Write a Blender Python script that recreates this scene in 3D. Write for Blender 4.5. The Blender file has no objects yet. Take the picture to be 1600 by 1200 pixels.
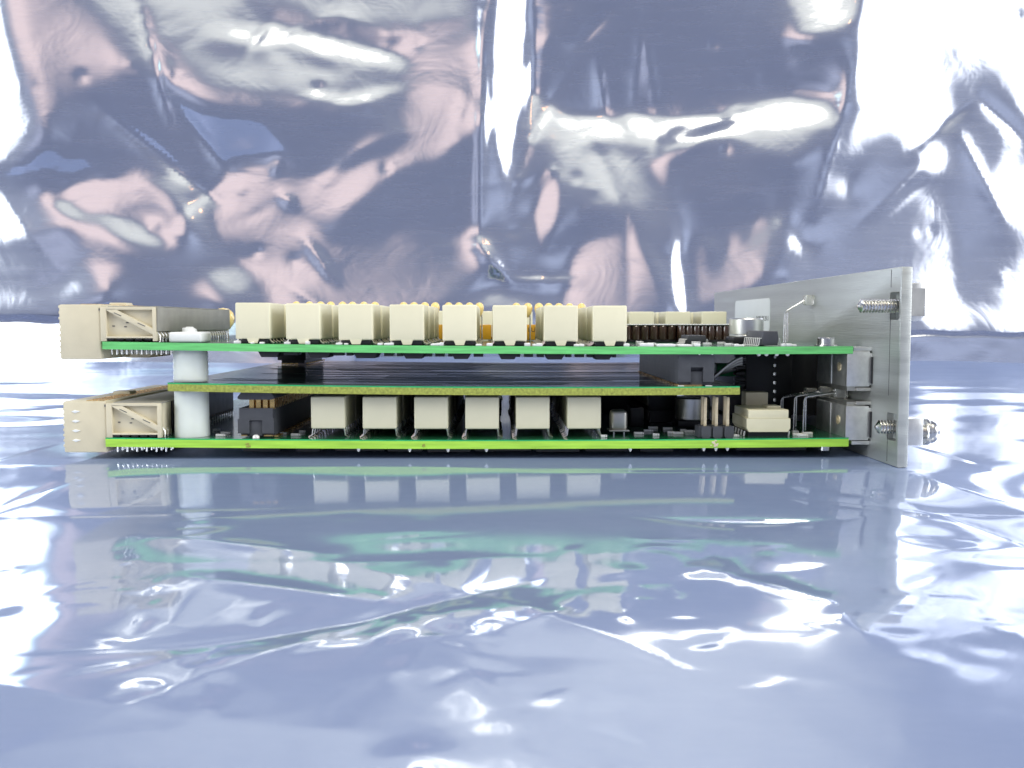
import bpy, bmesh, math, random
import numpy as np
from mathutils import Vector, Matrix

random.seed(7)
rng = np.random.default_rng(11)
scene = bpy.context.scene
COL = scene.collection
MM = 0.001

# ------------------------------------------------------------------ camera
F = 1500.0                                   # focal length in pixels of a 1600 px wide picture
CAM = Vector((0.0, -205.0, 29.2))            # millimetres
YAW = math.atan(20 / F)
PITCH = math.atan(96 / F)
cam_d = bpy.data.cameras.new('camera')
cam_d.sensor_width = 36.0
cam_d.lens = F / 1600 * 36.0
cam_d.clip_start = 0.005
cam_d.clip_end = 50
cam_d.dof.use_dof = True
cam_d.dof.focus_distance = 0.215
cam_d.dof.aperture_fstop = 60
cam = bpy.data.objects.new('camera', cam_d)
COL.objects.link(cam)
cam.location = CAM * MM
cam.rotation_euler = (math.pi / 2 - PITCH, 0, -YAW)
scene.camera = cam

# ------------------------------------------------------------------ world, lamps, exposure
world = bpy.data.worlds.new('World')
scene.world = world
world.use_nodes = True
bg = world.node_tree.nodes['Background']
bg.inputs['Color'].default_value = (0.57, 0.63, 0.86, 1)
bg.inputs['Strength'].default_value = 0.22


def lamp(name, loc, target, sx, sy, radiance, color, core=0.1):
    d = bpy.data.lights.new(name, 'AREA')
    d.shape = 'RECTANGLE'
    d.size, d.size_y = sx, sy
    d.energy = radiance * math.pi * sx * sy
    d.color = color
    # diffuser: bright in the middle, fading towards its rim
    d.use_nodes = True
    N, L = d.node_tree.nodes, d.node_tree.links
    em = N['Emission']
    ge = N.new('ShaderNodeNewGeometry')
    se = N.new('ShaderNodeSeparateXYZ')
    L.new(ge.outputs['Parametric'], se.inputs[0])
    prod = None
    for ax in (0, 1):
        sb = N.new('ShaderNodeMath'); sb.operation = 'SUBTRACT'; sb.inputs[1].default_value = 0.5
        L.new(se.outputs[ax], sb.inputs[0])
        ab = N.new('ShaderNodeMath'); ab.operation = 'ABSOLUTE'
        L.new(sb.outputs[0], ab.inputs[0])
        mr = N.new('ShaderNodeMapRange'); mr.interpolation_type = 'SMOOTHSTEP'
        mr.inputs['From Min'].default_value = 0.5
        mr.inputs['From Max'].default_value = core
        mr.inputs['To Min'].default_value = 0.0
        mr.inputs['To Max'].default_value = 1.0
        L.new(ab.outputs[0], mr.inputs['Value'])
        if prod is None:
            prod = mr.outputs[0]
        else:
            mu = N.new('ShaderNodeMath'); mu.operation = 'MULTIPLY'
            L.new(prod, mu.inputs[0]); L.new(mr.outputs[0], mu.inputs[1])
            prod = mu.outputs[0]
    L.new(prod, em.inputs['Strength'])
    o = bpy.data.objects.new(name, d)
    COL.objects.link(o)
    o.location = loc
    v = Vector(target) - Vector(loc)
    o.rotation_euler = v.to_track_quat('-Z', 'Y').to_euler()
    return o


E_L = (-1.10, -0.45, 0.42)
E_R = (1.15, -0.45, 0.45)
E_T = (0.15, -0.45, 1.05)
E_R2 = (0.99, -0.80, 0.42)                  # rims of the two softboxes
E_L2 = (-0.95, -0.78, 0.40)
E_C = (-0.85, -0.80, 0.62)
E_P1 = (-0.42, -0.70, 0.50)
lamp('softbox_lamp', E_L, (0, 0.1, 0.03), 0.95, 0.95, 6.0, (0.93, 0.97, 1.0))
lamp('softbox_lamp', E_R, (0, 0.1, 0.03), 1.05, 1.05, 6.0, (0.95, 0.97, 1.0))
lamp('ceiling_lamp', E_T, (0, 0.1, 0.0), 0.85, 0.50, 9.5, (1.0, 0.95, 0.78))
lamp('pink_reflection_fill', E_P1, (0, 0.3, 0.1), 0.70, 0.46, 0.74, (1.0, 0.72, 0.57), 0.10)  # added area light that puts the pink patches into the film's reflections
lamp('warm_grey_fill', (0.0, -1.05, 1.15), (0, 0.3, 0.1), 2.0, 0.70, 0.50, (1.0, 0.97, 0.74))  # added broad source for the greyish tones mirrored in the upper film
lamp('dim_blue_fill', (0.55, -1.6, 0.35), (0, 0.3, 0.1), 1.3, 0.8, 0.30, (0.72, 0.80, 1.0), 0.02)  # added weak source, gives the dark film a gradient
lamp('dim_blue_fill', (-0.75, -1.5, 0.25), (0, 0.3, 0.1), 0.8, 0.6, 0.26, (0.80, 0.82, 1.0), 0.02)  # second added source for gradients in the dark film
lamp('teal_reflection_fill', E_C, (0, 0.3, 0.1), 0.34, 0.26, 0.85, (0.56, 0.92, 0.86))  # added source for the teal arc mirrored at the left
lamp('amber_glint_fill', (0.33, -0.75, 0.80), (0, 0.1, 0.0), 0.08, 0.06, 6.0, (1.0, 0.42, 0.14))  # added small source for orange glints in the crumpled film

vs = scene.view_settings
vs.view_transform = 'Standard'
vs.look = 'None'
vs.exposure = 0.62
vs.gamma = 1.0
vs.use_curve_mapping = False

# ------------------------------------------------------------------ helpers
_f = Vector((math.sin(YAW) * math.cos(PITCH), math.cos(YAW) * math.cos(PITCH), -math.sin(PITCH)))
_r = Vector((math.cos(YAW), -math.sin(YAW), 0))
_u = _r.cross(_f)


def P(px, py, Y):
    """point (mm) on the plane y = Y seen at pixel px, py of the 1600 x 1200 photograph"""
    d = _f + _r * ((px - 800) / F) + _u * ((600 - py) / F)
    t = (Y - CAM.y) / d.y
    return CAM + d * t


def X(px, Y, py=590):
    return P(px, py, Y).x


def Z(py, Y, px=800):
    return P(px, py, Y).z


class MB:
    def __init__(self):
        self.bm = bmesh.new()

    def _tagmat(self, mi):
        for f in self.bm.faces:
            if not f.tag:
                f.material_index = mi
                f.tag = True

    def box(self, x0, x1, y0, y1, z0, z1, b=0.0, mi=0, seg=2, taper=0.0):
        vs_ = [self.bm.verts.new(((x0 if i == 0 else x1) + (taper if i == 0 else -taper) * (1 if k == 0 else 0),
                                  (y0 if j == 0 else y1), (z0 if k == 0 else z1)))
               for i in (0, 1) for j in (0, 1) for k in (0, 1)]
        idx = [(0, 1, 3, 2), (4, 6, 7, 5), (0, 4, 5, 1), (2, 3, 7, 6), (0, 2, 6, 4), (1, 5, 7, 3)]
        fs = [self.bm.faces.new([vs_[i] for i in q]) for q in idx]
        if b > 0:
            es = list({e for f in fs for e in f.edges})
            bmesh.ops.bevel(self.bm, geom=es, offset=b, segments=seg, profile=0.5, affect='EDGES')
        self._tagmat(mi)
        return self

    def prism(self, pts, y0, y1, mi=0, b=0.0):
        """polygon in x, z pushed from y0 to y1"""
        a = [self.bm.verts.new((p[0], y0, p[1])) for p in pts]
        c = [self.bm.verts.new((p[0], y1, p[1])) for p in pts]
        n = len(pts)
        fs = [self.bm.faces.new(a), self.bm.faces.new(c[::-1])]
        for i in range(n):
            fs.append(self.bm.faces.new((a[i], c[i], c[(i + 1) % n], a[(i + 1) % n])))
        bmesh.ops.recalc_face_normals(self.bm, faces=fs)
        if b > 0:
            es = list({e for f in fs for e in f.edges})
            bmesh.ops.bevel(self.bm, geom=es, offset=b, segments=2, profile=0.5, affect='EDGES')
        self._tagmat(mi)
        return self

    def lathe(self, prof, origin, axis='z', n=20, mi=0):
        rings = []
        o = Vector(origin)
        for r, t in prof:
            ring = []
            for k in range(n):
                a = 2 * math.pi * k / n
                c, s = max(r, 1e-4) * math.cos(a), max(r, 1e-4) * math.sin(a)
                if axis == 'z':
                    v = Vector((c, s, t))
                elif axis == 'x':
                    v = Vector((t, c, s))
                else:
                    v = Vector((s, t, c))
                ring.append(self.bm.verts.new(o + v))
            rings.append(ring)
        fs = []
        for a, b in zip(rings, rings[1:]):
            for k in range(n):
                fs.append(self.bm.faces.new((a[k], a[(k + 1) % n], b[(k + 1) % n], b[k])))
        fs.append(self.bm.faces.new(rings[0][::-1]))
        fs.append(self.bm.faces.new(rings[-1]))
        bmesh.ops.recalc_face_normals(self.bm, faces=fs)
        self._tagmat(mi)
        return self

    def tube(self, pts, r, n=6, mi=0, flat=1.0):
        pts = [Vector(p) for p in pts]
        rings = []
        for i, p in enumerate(pts):
            d = (pts[min(i + 1, len(pts) - 1)] - pts[max(i - 1, 0)]).normalized()
            ref = Vector((0, 1, 0)) if abs(d.y) < 0.9 else Vector((1, 0, 0))
            a = d.cross(ref).normalized()
            b = d.cross(a)
            rings.append([self.bm.verts.new(p + a * (r * math.cos(2 * math.pi * k / n)) + b * (r * flat * math.sin(2 * math.pi * k / n)))
                          for k in range(n)])
        fs = []
        for a, b in zip(rings, rings[1:]):
            for k in range(n):
                fs.append(self.bm.faces.new((a[k], a[(k + 1) % n], b[(k + 1) % n], b[k])))
        fs.append(self.bm.faces.new(rings[0][::-1]))
        fs.append(self.bm.faces.new(rings[-1]))
        bmesh.ops.recalc_face_normals(self.bm, faces=fs)
        self._tagmat(mi)
        return self

    def mesh(self, name, mats, angle=32):
        bmesh.ops.scale(self.bm, vec=(MM, MM, MM), verts=self.bm.verts)
        me = bpy.data.meshes.new(name)
        self.bm.to_mesh(me)
        self.bm.free()
        for m in (mats if isinstance(mats, (list, tuple)) else [mats]):
            me.materials.append(m)
        for p in me.polygons:
            p.use_smooth = True
        me.set_sharp_from_angle(angle=math.radians(angle))
        return me

    def build(self, name, mats, parent=None, angle=32, loc=None):
        return link(name, self.mesh(name, mats, angle), parent, loc)


def link(name, me, parent=None, loc=None):
    o = bpy.data.objects.new(name, me)
    COL.objects.link(o)
    if parent is not None:
        o.parent = parent
    if loc is not None:
        o.location = Vector(loc) * MM
    return o


def tag(o, label=None, cat=None, group=None, kind=None):
    if label:
        o['label'] = label
    if cat:
        o['category'] = cat
    if group:
        o['group'] = group
    if kind:
        o['kind'] = kind
    return o


# ------------------------------------------------------------------ materials
def srgb(r, g, b):
    def c(v):
        v /= 255.0
        return v / 12.92 if v <= 0.04045 else ((v + 0.055) / 1.055) ** 2.4
    return (c(r), c(g), c(b), 1)


def material(name, color, rough=0.5, metal=0.0, var=0.08, scale=300, bump=0.0, bscale=1500, stretch=(1, 1, 1),
             spec=0.5, coat=0.0, sss=0.0, trans=0.0, randv=0.0, rvar=0.1, ior=1.5):
    m = bpy.data.materials.new(name)
    m.use_nodes = True
    nt = m.node_tree
    N, L = nt.nodes, nt.links
    b = N['Principled BSDF']
    tc = N.new('ShaderNodeTexCoord')
    mp = N.new('ShaderNodeMapping')
    mp.inputs['Scale'].default_value = stretch
    L.new(tc.outputs['Object'], mp.inputs['Vector'])
    nz = N.new('ShaderNodeTexNoise')
    nz.inputs['Scale'].default_value = scale
    nz.inputs['Detail'].default_value = 5
    L.new(mp.outputs[0], nz.inputs['Vector'])
    mr = N.new('ShaderNodeMapRange')
    mr.inputs['From Min'].default_value = 0.3
    mr.inputs['From Max'].default_value = 0.7
    mr.inputs['To Min'].default_value = 1 - var
    mr.inputs['To Max'].default_value = 1 + var
    L.new(nz.outputs['Fac'], mr.inputs['Value'])
    hs = N.new('ShaderNodeHueSaturation')
    hs.inputs['Color'].default_value = color
    if randv > 0:
        oi = N.new('ShaderNodeObjectInfo')
        mr2 = N.new('ShaderNodeMapRange')
        mr2.inputs['To Min'].default_value = 1 - randv
        mr2.inputs['To Max'].default_value = 1 + randv
        L.new(oi.outputs['Random'], mr2.inputs['Value'])
        mu = N.new('ShaderNodeMath')
        mu.operation = 'MULTIPLY'
        L.new(mr.outputs[0], mu.inputs[0])
        L.new(mr2.outputs[0], mu.inputs[1])
        L.new(mu.outputs[0], hs.inputs['Value'])
    else:
        L.new(mr.outputs[0], hs.inputs['Value'])
    L.new(hs.outputs[0], b.inputs['Base Color'])
    b.inputs['Metallic'].default_value = metal
    b.inputs['IOR'].default_value = ior
    b.inputs['Specular IOR Level'].default_value = spec
    b.inputs['Coat Weight'].default_value = coat
    b.inputs['Coat Roughness'].default_value = 0.08
    if sss > 0:
        b.inputs['Subsurface Weight'].default_value = sss
        b.inputs['Subsurface Radius'].default_value = (0.001, 0.001, 0.0007)
        b.inputs['Subsurface Scale'].default_value = 1.0
    b.inputs['Transmission Weight'].default_value = trans
    r2 = N.new('ShaderNodeMapRange')
    r2.inputs['To Min'].default_value = max(0.02, rough - rvar)
    r2.inputs['To Max'].default_value = min(1, rough + rvar)
    L.new(nz.outputs['Fac'], r2.inputs['Value'])
    L.new(r2.outputs[0], b.inputs['Roughness'])
    if bump > 0:
        n2 = N.new('ShaderNodeTexNoise')
        n2.inputs['Scale'].default_value = bscale
        n2.inputs['Detail'].default_value = 4
        L.new(mp.outputs[0], n2.inputs['Vector'])
        bp = N.new('ShaderNodeBump')
        bp.inputs['Strength'].default_value = bump
        bp.inputs['Distance'].default_value = 0.0001
        L.new(n2.outputs['Fac'], bp.inputs['Height'])
        L.new(bp.outputs[0], b.inputs['Normal'])
    return m


def foil_material(name, film, mirror, fac, rough, streak, fine, dent, haze):
    """metallised antistatic film: a mirror layer under a hazy blue plastic film"""
    m = bpy.data.materials.new(name)
    m.use_nodes = True
    nt = m.node_tree
    N, L = nt.nodes, nt.links
    out = N['Material Output']
    N.remove(N['Principled BSDF'])
    tc = N.new('ShaderNodeTexCoord')
    mp = N.new('ShaderNodeMapping')
    mp.inputs['Scale'].default_value = streak
    L.new(tc.outputs['Object'], mp.inputs['Vector'])
    # fine drawn lines of the film
    n1 = N.new('ShaderNodeTexNoise')
    n1.inputs['Scale'].default_value = 60
    n1.inputs['Detail'].default_value = 6
    L.new(mp.outputs[0], n1.inputs['Vector'])
    # small dents
    n2 = N.new('ShaderNodeTexNoise')
    n2.inputs['Scale'].default_value = 34
    n2.inputs['Detail'].default_value = 3
    n2.inputs['Distortion'].default_value = 0.8
    L.new(tc.outputs['Object'], n2.inputs['Vector'])
    ad = N.new('ShaderNodeMath')
    ad.operation = 'MULTIPLY_ADD'
    L.new(n1.outputs['Fac'], ad.inputs[0])
    ad.inputs[1].default_value = fine
    L.new(n2.outputs['Fac'], ad.inputs[2])
    bp = N.new('ShaderNodeBump')
    bp.inputs['Strength'].default_value = dent
    bp.inputs['Distance'].default_value = 0.0012
    L.new(ad.outputs[0], bp.inputs['Height'])
    d = N.new('ShaderNodeBsdfDiffuse')
    n3 = N.new('ShaderNodeTexNoise')
    n3.inputs['Scale'].default_value = 9
    n3.inputs['Detail'].default_value = 5
    L.new(tc.outputs['Object'], n3.inputs['Vector'])
    cr = N.new('ShaderNodeMixRGB')
    cr.inputs[1].default_value = film
    cr.inputs[2].default_value = (film[0] * 1.25, film[1] * 1.15, film[2] * 1.0, 1)
    L.new(n3.outputs['Fac'], cr.inputs[0])
    L.new(cr.outputs[0], d.inputs['Color'])
    g = N.new('ShaderNodeBsdfGlossy')
    g.inputs['Color'].default_value = mirror
    rr = N.new('ShaderNodeMapRange')
    rr.inputs['From Min'].default_value = 0.35
    rr.inputs['From Max'].default_value = 0.65
    rr.inputs['To Min'].default_value = rough * 0.6
    rr.inputs['To Max'].default_value = rough * 1.5
    L.new(n3.outputs['Fac'], rr.inputs['Value'])
    L.new(rr.outputs[0], g.inputs['Roughness'])
    L.new(bp.outputs[0], g.inputs['Normal'])
    mx = N.new('ShaderNodeMixShader')
    mx.inputs[0].default_value = fac
    L.new(d.outputs[0], mx.inputs[1])
    L.new(g.outputs[0], mx.inputs[2])
    # a wider, hazy lobe of the scuffed film over the sharp mirror
    g2 = N.new('ShaderNodeBsdfGlossy')
    g2.inputs['Color'].default_value = mirror
    g2.inputs['Roughness'].default_value = 0.36
    L.new(bp.outputs[0], g2.inputs['Normal'])
    # scuffs: thin drawn lines and smudges where the film is duller
    n4 = N.new('ShaderNodeTexNoise')
    n4.inputs['Scale'].default_value = 26
    n4.inputs['Detail'].default_value = 8
    n4.inputs['Roughness'].default_value = 0.7
    L.new(mp.outputs[0], n4.inputs['Vector'])
    hz = N.new('ShaderNodeMapRange')
    hz.inputs['From Min'].default_value = 0.35
    hz.inputs['From Max'].default_value = 0.70
    hz.inputs['To Min'].default_value = haze * 0.8
    hz.inputs['To Max'].default_value = haze * 1.3
    L.new(n4.outputs['Fac'], hz.inputs['Value'])
    gm = N.new('ShaderNodeMixShader')
    L.new(hz.outputs[0], gm.inputs[0])
    L.new(g.outputs[0], gm.inputs[1])
    L.new(g2.outputs[0], gm.inputs[2])
    L.new(gm.outputs[0], mx.inputs[2])
    L.new(mx.outputs[0], out.inputs['Surface'])
    return m


M = {}
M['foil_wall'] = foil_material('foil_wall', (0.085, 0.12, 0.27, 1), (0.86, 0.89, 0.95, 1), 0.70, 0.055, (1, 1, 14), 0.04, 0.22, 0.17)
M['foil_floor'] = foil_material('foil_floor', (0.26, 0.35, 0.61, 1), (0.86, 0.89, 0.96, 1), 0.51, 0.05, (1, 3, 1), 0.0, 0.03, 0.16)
M['cream'] = material('cream_plastic', (0.80, 0.76, 0.56, 1), 0.42, var=0.03, scale=160, bump=0.15, bscale=2500, randv=0.03, sss=0.0)
M['cream_low'] = M['cream']
M['beige'] = material('beige_plastic', (0.66, 0.60, 0.44, 1), 0.5, var=0.05, scale=200, bump=0.3, bscale=1800)
M['nylon'] = material('nylon', (0.74, 0.79, 0.74, 1), 0.35, var=0.02, sss=0.35, bump=0.1)
M['steel'] = material('steel', (0.58, 0.57, 0.53, 1), 0.46, metal=1, var=0.08, bump=0.1, scale=500)
M['nickel'] = material('nickel', (0.74, 0.73, 0.70, 1), 0.24, metal=1, var=0.10, scale=700, bump=0.25, bscale=2600)
M['alu'] = material('brushed_aluminium', (0.50, 0.52, 0.50, 1), 0.46, metal=0.7, var=0.10, scale=70, bump=0.6, bscale=500, stretch=(1, 0.2, 7), rvar=0.14)
M['plate'] = material('plated_sheet', (0.76, 0.76, 0.74, 1), 0.38, metal=0.9, var=0.08, scale=700, bump=0.35, bscale=2600)
M['shield'] = material('dull_tinned_sheet', (0.36, 0.35, 0.31, 1), 0.6, metal=0.45, var=0.10, scale=300, bump=0.2)
M['lead'] = material('tinned_lead', (0.78, 0.77, 0.74, 1), 0.25, metal=1, var=0.1, scale=900)
M['solder'] = material('solder', (0.90, 0.90, 0.89, 1), 0.34, metal=0.25, var=0.06, scale=900, bump=0.3)
M['gold'] = material('gold', (0.85, 0.58, 0.22, 1), 0.28, metal=1, var=0.1, scale=800)
M['pin_gold'] = material('pale_gold', (0.90, 0.76, 0.50, 1), 0.35, metal=0.65, var=0.08, scale=800)
M['black'] = material('black_plastic', (0.014, 0.014, 0.016, 1), 0.42, var=0.2, scale=400, bump=0.2)
M['dark'] = material('charcoal_plastic', (0.060, 0.064, 0.075, 1), 0.5, var=0.1, scale=500, bump=0.3, bscale=3000)
M['yellow'] = material('yellow_epoxy', (0.95, 0.72, 0.27, 1), 0.25, var=0.07, scale=300, coat=0.4)
M['amber'] = material('amber_film', (0.80, 0.42, 0.03, 1), 0.3, var=0.08, scale=200, coat=0.3)
M['brown'] = material('brown_lacquer', (0.055, 0.028, 0.018, 1), 0.22, var=0.25, scale=250, coat=0.7)
M['mask'] = material('green_solder_mask', (0.012, 0.105, 0.045, 1), 0.22, var=0.25, scale=260, coat=0.5, bump=0.25, bscale=900, stretch=(1, 4, 1))
M['mask_mid'] = material('dark_solder_mask', (0.012, 0.035, 0.028, 1), 0.14, var=0.6, scale=160, bump=0.3, bscale=260, stretch=(0.12, 5, 1), spec=0.9, rvar=0.10)
M['edge_up'] = material('green_laminate_edge', (0.15, 0.58, 0.18, 1), 0.5, var=0.22, scale=220, stretch=(0.5, 1, 9), bump=0.5, bscale=900)
M['edge_low'] = material('lime_laminate_edge', (0.37, 0.68, 0.07, 1), 0.5, var=0.20, scale=200, stretch=(0.4, 1, 9), bump=0.5, bscale=900)
M['edge_mid'] = material('olive_laminate_edge', (0.32, 0.36, 0.07, 1), 0.75, var=0.35, scale=1800, bump=0.9, bscale=3000)
M['trace'] = material('streak_trace', (0.10, 0.13, 0.12, 1), 0.2, var=0.4, scale=120, stretch=(0.2, 3, 1), spec=0.9, rvar=0.12, metal=0.4)
M['mask_band'] = material('mask_band', (0.02, 0.42, 0.14, 1), 0.4, var=0.15, scale=400)
M['clear'] = material('clear_epoxy', (0.93, 0.93, 0.88, 1), 0.12, var=0.02, trans=0.75)
M['paper'] = material('label_paper', (0.84, 0.86, 0.85, 1), 0.5, var=0.02, scale=200)
M['ink'] = material('black_ink', (0.03, 0.03, 0.03, 1), 0.6, var=0.1)
M['groove'] = material('scribed_line', (0.10, 0.10, 0.10, 1), 0.7, var=0.3, scale=900)
M['can'] = material('capacitor_can', (0.80, 0.80, 0.77, 1), 0.36, metal=1, var=0.05, scale=400, bump=0.1)


# ------------------------------------------------------------------ the foil: backdrop and ground
def blur(a, sx, sy):
    ny, nx = a.shape
    big = np.pad(a, ((ny // 2, ny // 2), (nx // 2, nx // 2)), mode='edge')
    kx = np.fft.fftfreq(big.shape[1])[None, :]
    ky = np.fft.fftfreq(big.shape[0])[:, None]
    g = np.exp(-2 * (math.pi ** 2) * ((kx * sx) ** 2 + (ky * sy) ** 2))
    r = np.real(np.fft.ifft2(np.fft.fft2(big) * g))
    return r[ny // 2:ny // 2 + ny, nx // 2:nx // 2 + nx]


def soft_noise(shape, sx, sy):
    r = blur(rng.normal(size=shape), sx, sy)
    return r / r.std()


def inside(px, py, poly):
    res = np.zeros(px.shape, bool)
    n = len(poly)
    for i in range(n):
        x0, y0 = poly[i]
        x1, y1 = poly[(i + 1) % n]
        c = ((y0 > py) != (y1 > py))
        xx = (x1 - x0) * (py - y0) / ((y1 - y0) if y1 != y0 else 1e-9) + x0
        res ^= c & (px < xx)
    return res


def integrate(gx, gz, dx, dz):
    """least-squares height field with the slopes gx, gz"""
    GX = np.concatenate([gx, -gx[:, ::-1]], 1)
    GX = np.concatenate([GX, GX[::-1]], 0)
    GZ = np.concatenate([gz, gz[:, ::-1]], 1)
    GZ = np.concatenate([GZ, -GZ[::-1]], 0)
    kx = 2 * math.pi * np.fft.fftfreq(GX.shape[1], dx)[None, :]
    kz = 2 * math.pi * np.fft.fftfreq(GX.shape[0], dz)[:, None]
    k2 = kx ** 2 + kz ** 2
    k2[0, 0] = 1
    H = -1j * (kx * np.fft.fft2(GX) + kz * np.fft.fft2(GZ)) / k2
    H[0, 0] = 0
    h = np.real(np.fft.ifft2(H))
    return h[:gx.shape[0], :gx.shape[1]]


def grid_object(name, xs, ys, zs, mat):
    """xs, ys, zs: 2-D arrays in millimetres"""
    ny, nx = xs.shape
    co = np.stack([xs, ys, zs], -1).reshape(-1, 3) * MM
    i = np.arange(ny * nx).reshape(ny, nx)
    q = np.stack([i[:-1, :-1], i[:-1, 1:], i[1:, 1:], i[1:, :-1]], -1).reshape(-1, 4)
    me = bpy.data.meshes.new(name)
    me.from_pydata(co.tolist(), [], q.tolist())
    me.materials.append(mat)
    me.polygons.foreach_set('use_smooth', np.ones(len(me.polygons), bool))
    o = bpy.data.objects.new(name, me)
    COL.objects.link(o)
    return o


WALL_Y = 400.0
wx = np.arange(-620, 621, 2.5)
wz = np.arange(-22, 520, 2.5)
GXX, GZZ = np.meshgrid(wx, wz)
# pixel at which each point of the flat backdrop is seen
dxx, dyy, dzz = GXX - CAM.x, WALL_Y - CAM.y, GZZ - CAM.z
cr_ = dxx * _r.x + dyy * _r.y
cu_ = dxx * _u.x + dyy * _u.y + dzz * _u.z
cf_ = dxx * _f.x + dyy * _f.y + dzz * _f.z
PX = 800 + F * cr_ / cf_
PY = 600 - F * cu_ / cf_


def slopes_to(E):
    """slopes that let each point mirror the place E (metres) towards the lens"""
    t = np.stack([E[0] * 1000 - GXX, np.full_like(GXX, E[1] * 1000 - WALL_Y), E[2] * 1000 - GZZ], -1)
    t /= np.linalg.norm(t, axis=-1, keepdims=True)
    v = np.stack([CAM.x - GXX, np.full_like(GXX, CAM.y - WALL_Y), CAM.z - GZZ], -1)
    v /= np.linalg.norm(v, axis=-1, keepdims=True)
    n = t + v
    return n[..., 0] / -n[..., 1], n[..., 2] / -n[..., 1]


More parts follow.
